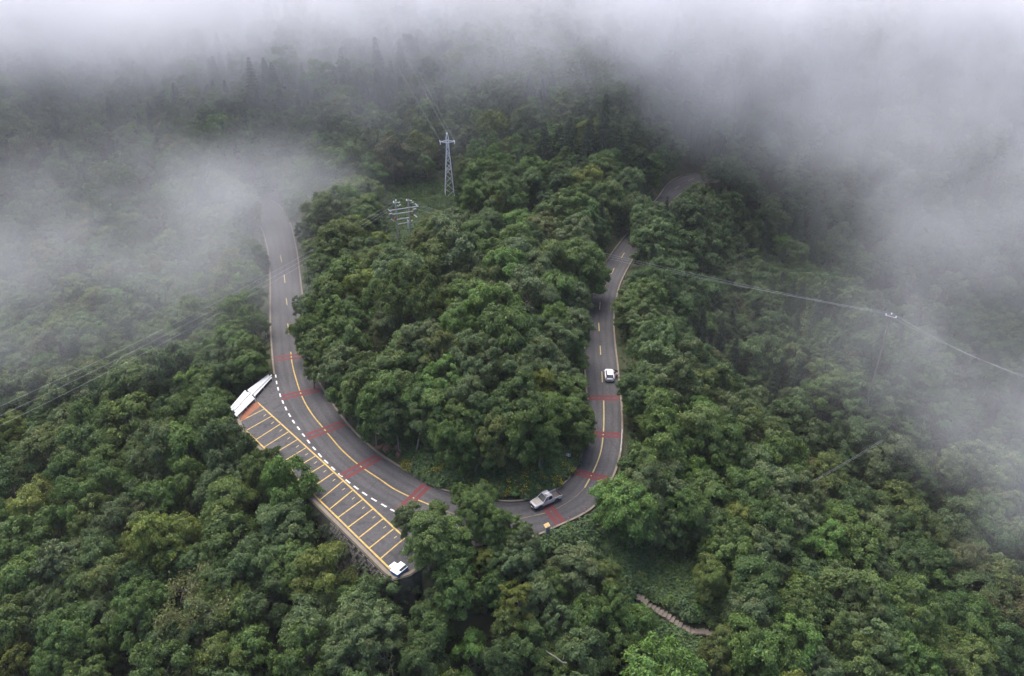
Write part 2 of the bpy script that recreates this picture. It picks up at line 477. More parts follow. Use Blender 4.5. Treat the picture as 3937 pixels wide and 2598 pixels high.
def hit(px, py, above=0.0, t0=45.0, t1=420.0):
    """first point of the pixel's ray that is no more than `above` over the ground"""
    a, b, c = ray(px, py)
    ts = np.arange(t0, t1, .5)
    P = np.column_stack([a * ts, b * ts]); z = CAM_H + c * ts
    m = z <= sampv(HG, P) + above
    if m.any():
        k = int(np.argmax(m)); return Vector((float(P[k, 0]), float(P[k, 1]), float(z[k]))), float(ts[k])
    return None, None

nx, ny = len(gx), len(gy)
me = bpy.data.meshes.new('ground')
idx = np.arange(nx * ny).reshape(ny, nx)
q = np.stack([idx[:-1, :-1], idx[:-1, 1:], idx[1:, 1:], idx[1:, :-1]], -1).reshape(-1, 4)
me.from_pydata(np.column_stack([PP, HH]).tolist(), [], q.tolist())
me.materials.append(M['soil'])
me.polygons.foreach_set('use_smooth', [True] * len(me.polygons))
ground = bpy.data.objects.new('ground', me); COL.objects.link(ground)
tag(ground, 'dark forest floor of the mountain spur', kind='structure')

# road strip with 'across' coordinate
me = bpy.data.meshes.new('road')
NA = 6
vs, fs, uvs = [], [], []
for i in range(NR):
    for k in range(NA + 1):
        p = OUT[i] * (1 - k / NA) + INN[i] * (k / NA)
        vs.append((p[0], p[1], 0.0))
for i in range(NR - 1):
    for k in range(NA):
        a = i * (NA + 1) + k
        fs.append((a, a + 1, a + NA + 2, a + NA + 1)); uvs += [(k / NA, i), ((k + 1) / NA, i), ((k + 1) / NA, i + 1), (k / NA, i + 1)]
me.from_pydata(vs, [], fs)
uvl = me.uv_layers.new(name='across')
uvl.data.foreach_set('uv', np.array(uvs, np.float32).ravel())
me.materials.append(M['asphalt'])
me.flip_normals()
road = bpy.data.objects.new('road', me); COL.objects.link(road)
tag(road, 'grey asphalt road sweeping round the hairpin bend', kind='structure')
# parking area
tess = geometry.tessellate_polygon([[Vector((p[0], p[1], 0)) for p in LOT]])
lot = MB().add([(p[0], p[1], 0.0) for p in LOT], tess).build('parking_area', M['asphalt_lot'])
tag(lot, 'asphalt lay-by with marked bays on the outside of the bend', kind='structure')

# kerbs
def offset_line(line, o):
    line = np.array(line); d = np.gradient(line, axis=0)
    d /= np.linalg.norm(d, axis=1)[:, None] + 1e-9
    return line + np.column_stack([-d[:, 1], d[:, 0]]) * o
def kerb(line, side, w=.34, h=.16, name='kerb', label=''):
    a = offset_line(line, side * .01); b = offset_line(line, side * w)
    secs = [[(p[0], p[1], -.25), (p[0], p[1], h), (q_[0], q_[1], h + .01), (q_[0], q_[1], -.25)] for p, q_ in zip(a, b)]
    o = MB().loft(secs).build(name, M['concrete'])
    tag(o, label, kind='structure')
kerb(OUT[:IDX(8) + 1], -1, label='concrete kerb along the outer side of the foggy arm')
kerb(OUT[IDX(14):], -1, label='concrete kerb round the outside of the bend and up the clear arm')
kerb(INN, 1, h=.2, label='concrete kerb along the inner side of the bend')

# painted markings: each stroke is a piece of the road or of the parking area
def stroke(pts, w, material, name, parent, z=.004):
    pts = np.array([G(*p)[:2] for p in pts]) if not isinstance(pts, np.ndarray) else pts
    a = offset_line(pts, w / 2); b = offset_line(pts, -w / 2)
    n = len(pts)
    return MB().add([(p[0], p[1], z) for p in a] + [(p[0], p[1], z) for p in b], [(i, i + 1, n + i + 1, n + i) for i in range(n - 1)]).build(name, material, parent)
def c1(x, y): return (850 + x * .638, 1250 + y * .6378)          # survey sheets
def c2(x, y): return (1500 + x * .4, 1650 + y * .4)
def c3(x, y): return (2150 + x * .638, 850 + y * .638)
dash = [((328, 297), (331, 315)), ((333, 335), (336, 355)), ((341, 373), (346, 393)), ((353, 411), (359, 432)), ((368, 452), (376, 472)), ((386, 491), (395, 512)), ((407, 532), (419, 552)), ((430, 571), (443, 591)), ((459, 611), (474, 631)), ((489, 653), (504, 671)), ((519, 691), (535, 712)), ((552, 733), (570, 752)), ((586, 772), (605, 795)), ((622, 812), (644, 833)), ((664, 853), (686, 874)), ((707, 893), (731, 913)), ((751, 931), (777, 952)), ((800, 969), (827, 989)), ((851, 1006), (879, 1025)), ((905, 1042), (937, 1061)), ((965, 1077), (997, 1095)), ((1020, 1109), (1054, 1124))]
for a, b in dash: stroke([c1(*a), c1(*b)], .25, M['white_paint'], 'white_dash', road)
yl = [(420, 160), (425, 210), (437, 270), (455, 335), (480, 410), (510, 475), (555, 545), (610, 612), (660, 673), (720, 743), (780, 800), (840, 850), (900, 891), (960, 930), (1040, 985), (1140, 1035)]
yl = [c1(*p) for p in yl] + [c2(180, 640), c2(300, 692), c2(500, 775)]
stroke(catmull([G(*p)[:2] for p in yl], 5), .22, M['yellow_paint'], 'centre_line', road)
fl = [c2(500, 775), c2(800, 868), c2(1000, 882), c2(1150, 870), c2(1300, 848), c2(1530, 795)]
stroke(catmull([G(*p)[:2] for p in fl], 5), .15, M['faded_yellow'], 'worn_centre_line', road)
fl = [c2(1530, 795), c2(1650, 735), c2(1780, 650), c2(1870, 560)]
stroke(catmull([G(*p)[:2] for p in fl], 5), .10, M['faded_yellow'], 'worn_centre_line', road)
fl = [c2(1870, 560), c2(1930, 450), c2(1990, 320), c2(2030, 190), (2320, 1660), (2322, 1600), (2321, 1539)]
stroke(catmull([G(*p)[:2] for p in fl], 5), .21, M['pale_yellow'], 'centre_line', road)
for a, b in [((257, 905), (260, 970)), ((247, 750), (250, 805)), ((238, 612), (241, 662)), ((247, 487), (243, 533)), ((282, 378), (267, 417)), ((332, 282), (315, 317)), ((393, 190), (373, 222)), ((445, 112), (430, 140))]:
    stroke([c3(*a), c3(*b)], .21, M['pale_yellow'], 'centre_dash', road)
for a, b in [((1106, 1243), (1111, 1285)), ((1100, 1146), (1104, 1173)), ((1092, 1054), (1096, 1087)), ((1078, 981), (1083, 1007)), ((2594, 727), (2612, 714)), ((2645, 694), (2668, 685))]:
    stroke([a, b], .21, M['pale_yellow'], 'centre_dash', road)
reds = [[c1(322, 191), c1(490, 174)], [c1(324, 213), c1(490, 192)], [c1(362, 426), c1(588, 374)], [c1(368, 446), c1(598, 394)], [c1(508, 662), c1(735, 577)], [c1(522, 686), c1(752, 598)],
        [c1(718, 903), c1(935, 785)], [c1(745, 923), c1(968, 800)], [c2(55, 787), c2(325, 528)], [c2(128, 796), c2(375, 546)],
        [c2(1395, 672), c2(1480, 755), c2(1612, 916)], [c2(1470, 655), c2(1535, 730), c2(1672, 897)], [c2(1768, 428), c2(2092, 500)], [c2(1790, 394), c2(2100, 466)],
        [c2(1905, 28), c2(2218, 42)], [c2(1905, 62), c2(2218, 75)], [c3(172, 1054), c3(362, 1055)], [c3(172, 1072), c3(363, 1076)]]
for r_ in reds: stroke(r_, .74, M['red_paint'], 'red_rumble_strip', road, .006)
M['crack'] = mat('sealed_crack', (0.022, 0.022, 0.024), 0.7)
for cpts in [[(2342, 1172), (2346, 1140), (2352, 1118), (2360, 1095)], [(2290, 1628), (2318, 1660), (2345, 1690), (2372, 1728)], [(1330, 1700), (1300, 1690), (1270, 1668), (1248, 1660)], [(1420, 1880), (1452, 1850), (1480, 1842)]]:
    cl_ = catmull([G(*p)[:2] for p in cpts], 6); cl_ += RNG.normal(size=cl_.shape) * .06
    stroke(cl_, .07, M['crack'], 'sealed_crack', road, .008)
# parking bays
u0, u1 = np.array((220, 465.)), np.array((1108, 1281.))
l0, l1 = np.array((150, 635.)), np.array((1020, 1470.))
stroke([c1(*u0), c1(660, 866), c1(*u1)], .25, M['yellow_paint'], 'bay_line', lot)
stroke([c1(*l0), c1(585, 1046), c1(*l1)], .25, M['yellow_paint'], 'bay_line', lot)
ux = [262, 308, 360, 410, 462, 515, 570, 625, 680, 735, 795, 855, 917, 980, 1045, 1108]
lx = [112, 150, 182, 222, 268, 318, 370, 420, 474, 540, 594, 648, 698, 762, 826, 890]
lx = [118, 150, 180, 214, 258, 310, 362, 415, 470, 530, 592, 646, 700, 764, 828, 892, 957][:0] or [105, 140, 212, 258, 310, 360, 412, 466, 522, 590, 648, 700, 762, 826, 891, 957]
lx = [100, 150, 208, 256, 304, 356, 410, 464, 524, 590, 648, 700, 761, 826, 890, 957]
for a, b in zip(ux, lx):
    ua = u0 + (u1 - u0) * (a - u0[0]) / (u1[0] - u0[0]); lb = l0 + (l1 - l0) * (b - l0[0]) / (l1[0] - l0[0])
    s_ = (lb - ua); ua = ua + s_ * .02; lb = lb - s_ * .02
    stroke([c1(*ua), c1(*lb)], .20, M['yellow_paint'], 'bay_divider', lot, .007)
for (x, y) in [(215, 500), (263, 543), (310, 588), (360, 634), (408, 681), (460, 730), (515, 778), (569, 828), (625, 880), (680, 933), (738, 988), (797, 1043), (858, 1100), (921, 1158), (986, 1217), (1050, 1278)]:
    stroke([c1(x + 8, y - 6), c1(x - 8, y + 6)], .13, M['pale_yellow'], 'bay_tick', lot, .007)
# washed-out clay on the lay-by next to the white sheets
clay = MB()
cp = [(988, 1543), (1000, 1560), (990, 1572), (975, 1580), (962, 1592), (948, 1606), (930, 1618), (922, 1606), (940, 1580), (962, 1558)]
tess = geometry.tessellate_polygon([[G(*p) for p in cp]])
clay.add([G(*p, .009) for p in cp], tess).build('clay_stain', M['dirt'], lot)

# ------------------------------------------------------------------ retaining wall under the lay-by
wl = np.array([G(*p)[:2] for p in LOT_PX[2:12]])
wl_s = []
for a, b in zip(wl[:-1], wl[1:]):
    n_ = max(2, int(np.linalg.norm(b - a) / 1.2))
    wl_s += [a + (b - a) * k / n_ for k in range(n_)]
wl_s = np.array(wl_s + [wl[-1]])
side = -1
wall = empty('retaining_wall', (*wl_s[len(wl_s) // 2], -6))
tag(wall, 'tall mossy stone retaining wall holding up the lay-by', 'wall')
wp = Vector((wl_s[len(wl_s) // 2][0], wl_s[len(wl_s) // 2][1], -6))
def loc(p): return (p[0] - wp.x, p[1] - wp.y, p[2] - wp.z)
top_in, top_out, bot = offset_line(wl_s, side * .02), offset_line(wl_s, side * .75), offset_line(wl_s, side * 2.1)
secs = [[loc((a[0], a[1], -.30)), loc((a[0], a[1], .05)), loc((b[0], b[1], .04)), loc((c[0], c[1], -8.6)), loc((a[0], a[1], -8.6))] for a, b, c in zip(top_in, top_out, bot)]
MB().loft(secs).build('wall_core', M['mortar'], wall)
capb = [[loc((a[0], a[1], .052)), loc((a[0], a[1], .10)), loc((b[0], b[1], .10)), loc((b[0], b[1], .052))] for a, b in zip(top_in, offset_line(wl_s, side * .5))]
MB().loft(capb).build('coping', M['concrete'], wall)
stone_me = []
for k in range(6):
    mb = MB().box((0, 0, 0), (.58, .16, .40))
    mb.v = [(x * RNG.uniform(.75, 1.05), y * RNG.uniform(.7, 1.3), z * RNG.uniform(.75, 1.05)) for x, y, z in mb.v]
    stone_me.append(mb.mesh('stone', M['stone']))
acc = 0.0; k_s = 0
seg_start = np.array(G(1300, 2000)[:2])
walk = [p for p in wl_s]
i_start = int(np.argmin(np.linalg.norm(wl_s - seg_start, axis=1)))
for i in range(i_start, len(wl_s) - 1):
    a, b = wl_s[i], wl_s[i + 1]
    L = np.linalg.norm(b - a); d = (b - a) / L
    nrm = np.array((d[1], -d[0]))            # outwards
    m_ = max(1, int(round(L / .62)))
    for j in range(m_):
        for r_ in range(17):
            if k_s >= 300 or random.random() < .22: continue
            zz = -.28 - r_ * .47
            off = .75 + (2.1 - .75) * (-zz / 8.6) + .03
            p = a + d * L * ((j + .5 + .5 * (r_ % 2)) / m_) + nrm * off
            o = add_mesh('stone', random.choice(stone_me), wall)
            o.location = loc((p[0], p[1], zz + random.uniform(-.05, .05)))
            o.rotation_euler = (R(-9) + random.uniform(-.08, .08), random.uniform(-.08, .08), math.atan2(d[1], d[0]))
            o.scale = (random.uniform(.8, 1.1),) * 3
            k_s += 1

# ------------------------------------------------------------------ tree meshes
def leaves_mesh(name, C, N, size, rng, colvar, tip=None, droop=.5, slim=.5):
    """C centres (n,3), N leaf plane normals, one bent leaf spray per point"""
    n = len(C)
    N = N / (np.linalg.norm(N, axis=1)[:, None] + 1e-9)
    T = (rng.normal(size=(n, 3)) if tip is None else tip + rng.normal(size=(n, 3)) * .55)
    T[:, 2] -= droop
    T = T - (T * N).sum(1)[:, None] * N
    T /= np.linalg.norm(T, axis=1)[:, None] + 1e-9
    B = np.cross(N, T)
    L = size * rng.uniform(.65, 1.35, n)[:, None]
    W = L * slim * rng.uniform(.7, 1.2, n)[:, None]
    v0 = C - T * L * .5
    v1 = C + B * W * .5 + N * L * .05
    v3 = C - B * W * .5 + N * L * .05
    v2 = C + T * L * .5 - N * L * .14
    V = np.stack([v0, v1, v2, v3], 1).reshape(-1, 3)
    F_ = np.arange(4 * n).reshape(n, 4)
    me = bpy.data.meshes.new(name)
    me.from_pydata(V.tolist(), [], np.vstack([F_[:, [0, 1, 2]], F_[:, [0, 2, 3]]]).tolist())
    ca = me.attributes.new('leafvar', 'FLOAT_COLOR', 'POINT')
    col = np.ones((n, 4)); col[:, :3] = colvar
    ca.data.foreach_set('color', np.repeat(col, 4, 0).astype(np.float32).ravel())
    me.materials.append(M['leaf'])
    me.update()
    return me

def broadleaf(seed, limbs=13, leaves=21000, rad=4.0, vert=1.25, limb_r=(.34, .50), clump=(.11, .18), size=.32, droop=.6, up=.5, taper=.42):
    """crown round the origin, radius `rad`: limbs carry many small leaf clumps; also the trunk below"""
    rng = np.random.default_rng(seed)
    lean = rng.normal(size=2) * .08
    cs, rs = [], []
    for k in range(1, limbs + 1):
        z = 1 - 1.75 * ((k - .5) / limbs) + rng.normal() * .05
        th = k * 2.399963 + rng.normal() * .3
        rr = math.sqrt(max(0, 1 - min(1, z) ** 2)) if z > 0 else 1 - taper * z * z
        f = rng.uniform(.50, .74)
        cs.append(np.array((rr * math.cos(th) * f + lean[0] * (z + 1), rr * math.sin(th) * f + lean[1] * (z + 1), z * f * vert)) * rad)
        rs.append(rng.uniform(*limb_r) * rad)
    cl, cr_, cdir, cb = [], [], [], []
    for c, r in zip(cs, rs):
        m = int(11 * (r / rad / .42) ** 2 + 2)
        b = rng.uniform(.88, 1.12)
        for q in range(m):
            d = rng.normal(size=3); d[2] = d[2] * .8 + .30
            out_ = c / (np.linalg.norm(c) + 1e-6)
            d = d + out_ * .55
            d /= np.linalg.norm(d)
            p = c + d * r * rng.uniform(.62, 1.06) * np.array((1, 1, .9))
            cl.append(p); cr_.append(rng.uniform(*clump) * rad); cdir.append(d); cb.append(b * rng.uniform(.85, 1.15))
    cl, cr_ = np.array(cl), np.array(cr_)
    w = cr_ ** 1.7; cnt = np.maximum(20, (leaves * w / w.sum())).astype(int)
    C, N, T, V = [], [], [], []
    for c, r, d0, m, b in zip(cl, cr_, cdir, cnt, cb):
        d = rng.normal(size=(m, 3)); d /= np.linalg.norm(d, axis=1)[:, None]
        rad_f = rng.uniform(.25, 1.0, m) ** .6 * (1 + (rng.random(m) < .15) * rng.uniform(.1, .6, m))
        off = d * (r * rad_f)[:, None]
        hz = np.array((d0[0], d0[1], 0))
        along = off @ hz
        off = off * np.array((1.05, 1.05, .85)) + along[:, None] * hz * .35
        off[:, 2] -= np.abs(along) * .3
        C.append(c + off)
        T.append(np.tile(np.array((d0[0], d0[1], -.2)), (m, 1)))
        N.append(d * .55 + d0 * .45 + np.array((0, 0, up)) + rng.normal(size=d.shape) * .38)
        warm = rng.normal() * .04
        vv = np.clip(rng.normal(1, .20, m), .55, 1.6) * b
        V.append(np.column_stack([vv * (1 + warm), vv, vv * (1 - warm)]))
    C, N, T, V = map(np.vstack, (C, N, T, V))
    crown = leaves_mesh('crown', C, N, size, rng, V, T, droop)
    tr = MB()
    base = np.array((-lean[0] * rad, -lean[1] * rad, -1.9 * rad))
    tops = np.array((0, 0, .1 * rad))
    tr.tube([base, base * .5 + tops * .5 + rng.normal(size=3) * .15, tops], [.24, .17, .09], 7)
    for c in cs:
        s0 = base + (tops - base) * rng.uniform(.5, .98)
        mid = s0 * .5 + c * .5 + np.array((0, 0, .35))
        tr.tube([s0, mid, c], [.08, .055, .022], 5, cap=False)
    return crown, tr.mesh('trunk', M['bark'])

def conifer(seed, rad=2.2, hgt_=9.0, leaves=5200):
    rng = np.random.default_rng(seed)
    n = leaves
    tt = rng.random(n) ** .75
    tiers = np.floor(tt * 16) / 16 + rng.uniform(0, .035, n)
    tiers = np.clip(tiers, 0, 1)
    az = rng.uniform(0, 2 * np.pi, n)
    nb = np.floor(az / (2 * np.pi) * 9)
    az = (nb + .5) / 9 * 2 * np.pi + rng.normal(size=n) * .20 + tiers * 40
    rr = rad * (1 - tiers) ** .85 * (rng.uniform(.15, 1, n) ** .6) * (1 + .15 * np.sin(nb * 4 + tiers * 30)) + .05
    C = np.column_stack([rr * np.cos(az), rr * np.sin(az), tiers * hgt_ - rr * .28])
    T = np.column_stack([np.cos(az), np.sin(az), np.full(n, -.35)])
    N = np.column_stack([np.cos(az) * .3, np.sin(az) * .3, np.full(n, 1.0)]) + rng.normal(size=(n, 3)) * .35
    vv = np.clip(rng.normal(1, .16, n), .6, 1.5)
    me = leaves_mesh('crown', C, N, .42, rng, np.column_stack([vv] * 3), T, .15, .42)
    tr = MB().tube([(0, 0, -2.5), (0, 0, hgt_ * .95)], [.2, .03], 6)
    return me, tr.mesh('trunk', M['bark'])

def sparse_tree(seed, leaves=1500, rad=3.6, wood='bark_pale'):
    """thin crown on visible pale branches"""
    rng = np.random.default_rng(seed)
    tr = MB(); tips = []
    def grow(p, d, L, r, dep):
        d = d / np.linalg.norm(d)
        q_ = p + d * L
        m = p + d * L * .5 + rng.normal(size=3) * L * .06
        tr.tube([p, m, q_], [r, r * .8, r * .55], 5, cap=False)
        if dep == 0: tips.append(q_); return
        for _ in range(rng.integers(2, 4)):
            grow(q_ if rng.random() < .7 else m, d * .9 + rng.normal(size=3) * .55 + np.array((0, 0, .18)), L * rng.uniform(.6, .82), r * .55, dep - 1)
    grow(np.array((0, 0, -1.9 * rad)), np.array((0.05, 0, 1.)), rad * 1.25, .20, 5)
    tips = np.array(tips)
    ii = rng.integers(0, len(tips), leaves)
    C = tips[ii] + rng.normal(size=(leaves, 3)) * .38
    N = rng.normal(size=(leaves, 3)) * .6 + np.array((0, 0, .9))
    vv = np.clip(rng.normal(1, .25, leaves), .5, 1.6)
    cr = leaves_mesh('crown', C, N, .34, rng, np.column_stack([vv * 1.05, vv, vv * .9]), None, .4)
    return cr, tr.mesh('trunk', M[wood])

def bush_mesh(seed, n=420, rad=1.0, size=.30, flowers=0.0):
    rng = np.random.default_rng(seed)
    d = rng.normal(size=(n, 3)); d[:, 2] = np.abs(d[:, 2]) + .1
    d /= np.linalg.norm(d, axis=1)[:, None]
    az = np.arctan2(d[:, 1], d[:, 0])
    p = d * (rad * (rng.uniform(.35, 1, n) ** .5) * (1 + .25 * np.sin(az * 3 + seed)))[:, None] * np.array((1, 1, .75))
    vv = np.clip(rng.normal(1, .22, n), .5, 1.6)
    V = np.column_stack([vv, vv, vv])
    fl = rng.random(n) < flowers
    V[fl] *= np.array((4.4, 3.3, .8))
    return leaves_mesh('leaves', p, d * .5 + np.array((0, 0, .8)) + rng.normal(size=(n, 3)) * .45, size, rng, V, d, .35, .6)

BROAD = [broadleaf(11), broadleaf(12, 10, vert=1.4, limb_r=(.40, .55)), broadleaf(13, 16, 23000, clump=(.09, .15), size=.29), broadleaf(14, 12, vert=1.3, droop=1.1, size=.38, clump=(.12, .20)),
         broadleaf(15, 15, vert=1.15, clump=(.10, .16)), broadleaf(16, 9, 20000, vert=1.55, limb_r=(.36, .5), size=.35, taper=.3), broadleaf(17, 14, 22000, droop=1.2, up=.4), broadleaf(18, 17, 23000, clump=(.08, .13), size=.28, vert=1.25),
         broadleaf(19, 8, 20000, vert=1.35, limb_r=(.45, .60)), broadleaf(20, 12, 21000, vert=1.7, taper=.2, limb_r=(.32, .44)), broadleaf(21, 20, 23000, vert=1.3, clump=(.08, .12), limb_r=(.26, .38), size=.28), broadleaf(22, 11, 17000, vert=1.2, clump=(.10, .16), size=.36, droop=.9, up=.35)]
CONI = [conifer(31), conifer(32, 2.0, 10), conifer(33, 2.6, 9)]
SPARSE = [sparse_tree(41, 1700), sparse_tree(42, 900), sparse_tree(43, 2600)]
BUSH = [bush_mesh(51), bush_mesh(52, 380, size=.42), bush_mesh(53, 520, size=.24), bush_mesh(54, 300, size=.46)]
FLOW = [bush_mesh(61, 380, .8, .20, .16), bush_mesh(62, 380, .8, .20, .28)]

# ------------------------------------------------------------------ tree survey (sheet x, sheet y, crown width, tone)
TINT = {'g': (.098, .156, .040), 'd': (.072, .120, .038), 's': (.112, .157, .060), 'y': (.148, .184, .036), 'o': (.112, .150, .040), 'b': (.124, .136, .052), 'l': (.112, .188, .042), 'r': (.125, .112, .048)}
TONE = {'g': 'mid-green', 'd': 'dark green', 's': 'grey-green', 'y': 'yellow-green', 'o': 'olive green', 'b': 'brownish', 'l': 'fresh green', 'r': 'rusty brown'}
SH = {'m': (1100, 850, .7015), 'l': (0, 1400, .764), 'c': (1400, 1850, .6313), 'r': (2300, 1300, .8276), 'u': (1300, 100, .5892), 'w': (2300, 500, .689), 'x': (0, 0, .829)}
SURVEY = {
'm': '265,165,170g 330,115,180o 480,130,220s 620,190,200s 770,105,240o 930,85,220s 1040,120,160g 185,275,135g 290,340,230g 430,270,160o 640,300,230s 800,260,180o 940,230,220s 1100,210,150g 1180,290,180l 1250,230,180s 1350,290,160s 1460,250,180o 1590,270,230g 1680,310,120g 75,470,95d 170,470,150s 120,620,140g 270,450,180g 370,560,180g 560,470,180g 690,480,240o 1000,450,170l 1090,400,160o 1140,540,220l 960,560,170g 1330,440,220s 1450,420,160g 1580,450,150s 1430,560,140l 1550,570,170s 200,700,180g 340,690,180g 580,590,150s 650,720,170s 780,710,200s 940,660,180l 1180,690,230g 1330,640,150d 1370,760,170s 1500,680,190s 1570,730,130g 150,790,130g 330,830,200s 480,850,200g 570,900,220g 720,850,150d 880,780,200o 1040,800,230s 1250,860,180s 1390,910,130y 1480,830,170s 310,950,150g 430,950,190g 560,1010,220g 690,990,170d 870,930,220l 860,1060,190g 1010,1000,180s 1280,1060,240g 1440,1040,150l 1550,960,160g 1540,1070,140g 1590,1130,150g 1630,1090,100s 490,1080,150d 600,1110,150d 740,1110,150d 960,1130,180g 1130,1130,170d 920,1230,170g 1160,1210,180o 1340,1160,200g 1390,1230,150g 1070,1240,150d',
'l': '880,60,200s 700,130,220g 560,180,170d 1060,140,170g 1130,230,220d 950,260,180g 1225,290,150d 1080,330,200g 640,300,230o 400,190,220s 150,180,230s 60,250,180d 230,300,180d 530,360,200g 420,470,230g 260,440,200o 120,520,180s 800,490,220s 960,420,200g 1150,470,220d 1265,450,110d 1385,490,90d 1475,670,225l 1340,560,160o 1110,600,200s 950,610,160g 1150,730,220o 1420,840,230s 820,700,180g 700,720,170d 560,640,190g 420,740,200g 200,740,200y 330,640,180g 60,640,200d 900,880,250y 740,820,160b 600,850,190s 470,800,180o 280,860,200g 100,950,230g 1180,900,240g 1330,980,230d 1110,950,150o 1000,1030,180d 850,980,200g 680,960,180o 520,980,180s 330,1000,230s 180,1080,220g 60,1130,200d 1640,1060,250y 1480,1020,200g 1200,1080,200d 1060,1120,180g 740,1120,200d 560,1130,200o 400,1170,200g 240,1230,200s 1860,1190,160d 1760,1170,150g 1370,1180,200d 1220,1220,180o 1080,1260,180o 700,1290,220g 380,1370,240g 500,1280,180s 120,1350,220o 1580,1330,220s 1780,1330,260s 1200,1330,230g 1000,1420,220s 820,1450,200d 300,1500,200g 80,1500,220y 1550,1480,240g 1750,1500,220s 1250,1480,220g 1100,1540,200o 470,1480,200g',
'c': '590,80,110g 715,130,150g 690,215,190g 800,290,170g 440,190,110g 290,250,150s 390,350,240g 530,380,220g 300,430,180d 920,320,150g 980,400,170s 1210,350,210g 710,490,130y 930,470,200s 800,500,150d 600,640,250g 820,650,180d 1290,560,230s 1450,600,170o 1160,660,160g 1100,720,200s 950,760,220y 900,880,200o 270,720,260y 410,930,240g 60,760,240d 100,900,240s 1610,720,180g 1500,800,240g 1650,900,210g 1350,880,250g 1180,900,200s 1000,1000,200d 680,1110,220l 350,1100,220d 1300,1050,250s 1150,1100,200g 1500,1000,240g 1700,1090,220o 860,1100,200d 2290,1000,240g 2270,860,140g 2170,1090,200o 1590,170,270l 1700,100,230s 1870,150,210g 1830,290,170s 1990,230,250g 2080,290,200s 1800,430,190s 2230,300,160y 2190,390,240g 2280,440,200s 2110,600,170o 2330,560,200g 2330,720,220g',
'r': '250,30,170s 270,170,180s 400,130,150s 510,140,130o 170,270,140d 350,260,190s 470,240,150o 600,290,160y 270,340,180g 210,420,180s 330,470,190g 470,370,150l 460,430,200o 640,370,180s 720,330,140s 560,500,200g 700,470,190o 800,490,180s 880,380,170d 270,600,200o 160,600,150d 300,690,180s 470,640,120l 470,740,180g 120,770,210l 190,850,170d 700,620,160s 780,560,170g 850,620,200g 700,760,200g 820,720,200s 940,780,180s 630,880,170y 600,980,180g 760,880,200g 900,900,220s 1050,740,200o 1000,650,120r 1100,700,150g 1170,820,180d 1060,860,200g 820,1010,200s 980,1010,200l 1150,980,220g 950,1100,180d 750,1050,190s 1350,580,230s 1180,480,180d 1020,500,170d 1280,790,170d 1430,800,200o 1450,690,160d 1300,930,190s 1420,930,170d 1550,960,190o 1650,880,190s 1750,820,190d 1580,650,170s 1700,600,180s 1800,700,180o 1840,620,170s 1880,800,180s 1800,1000,190d 1700,1080,190b 1900,1000,190s 1540,1100,190d 1400,1050,190d 1380,1160,230g 1250,1100,170s 1150,1190,240g 900,1210,200g 1200,1290,200s 1440,1290,230g 1000,1280,190d 870,1310,200g 700,1180,200d 690,1270,180s 650,1420,240y 900,1440,230l 1100,1400,200g 1250,1440,240s 1550,1180,200g 1700,1200,190s 1850,1180,200o 1600,1330,210d 1750,1400,230g 1650,1500,230o 1850,1480,230d 1450,1500,220g 1200,1540,220g 1000,1540,200s 780,1530,220g 1300,1360,200d 1800,1300,190s',
'u': '970,680,260y 1000,490,260s 900,830,120s 1230,640,170s 960,1030,240g 1090,1150,200g 1240,1060,170d 1230,900,110d 1460,1040,160d 1620,1060,220y 1730,960,180g 1420,1260,260g 1350,1340,160b 1550,1400,260s 1600,1250,200g 1760,1130,180o 1870,1040,170s 1930,1200,170s 680,1000,150y 820,1110,170g 250,780,220s 120,900,200s 60,1090,130y 250,930,170o 150,1130,150s 350,860,190b 30,700,200s',
'w': '300,540,200d 420,380,220o 500,500,260d 320,640,230s 460,640,220d 560,700,200d 470,820,200d 240,960,190g 330,900,170d 170,1010,150g 260,1080,170s 330,1130,130g 500,900,150d 620,600,180d 560,430,170s 450,1000,150d',
}
BUILT = []        # x, y, z0, radius, height scale, tone, mesh set, variant, px, py, s
def survey_tree(px, py, wpx, tone, kind='broad'):
    Ht = 11.0
    for _ in range(3):
        p, t = hit(px, py, .50 * Ht)
        if p is None: return None
        if 1330 < px < 2300 and 870 < py < 1800: wpx_ = wpx * 1.12
        else: wpx_ = wpx
        r = max(1.6, min(6.2, wpx_ * .5 / (F / t) * 1.25))
        Ht = min(15.5, 4.2 + 2.15 * r)
    return dict(x=p.x, y=p.y, g=hgt(p.x, p.y), zc=p.z, r=r, tone=tone, kind=kind, px=px, py=py, t=t, key=True)
for k, s_ in SURVEY.items():
    ox, oy, sc_ = SH[k]
    for it in s_.split():
        a, b, c = it.split(',')
        tr = survey_tree(ox + float(a) * sc_, oy + float(b) * sc_, float(c[:-1]) * sc_, c[-1])
        if tr: BUILT.append(tr)
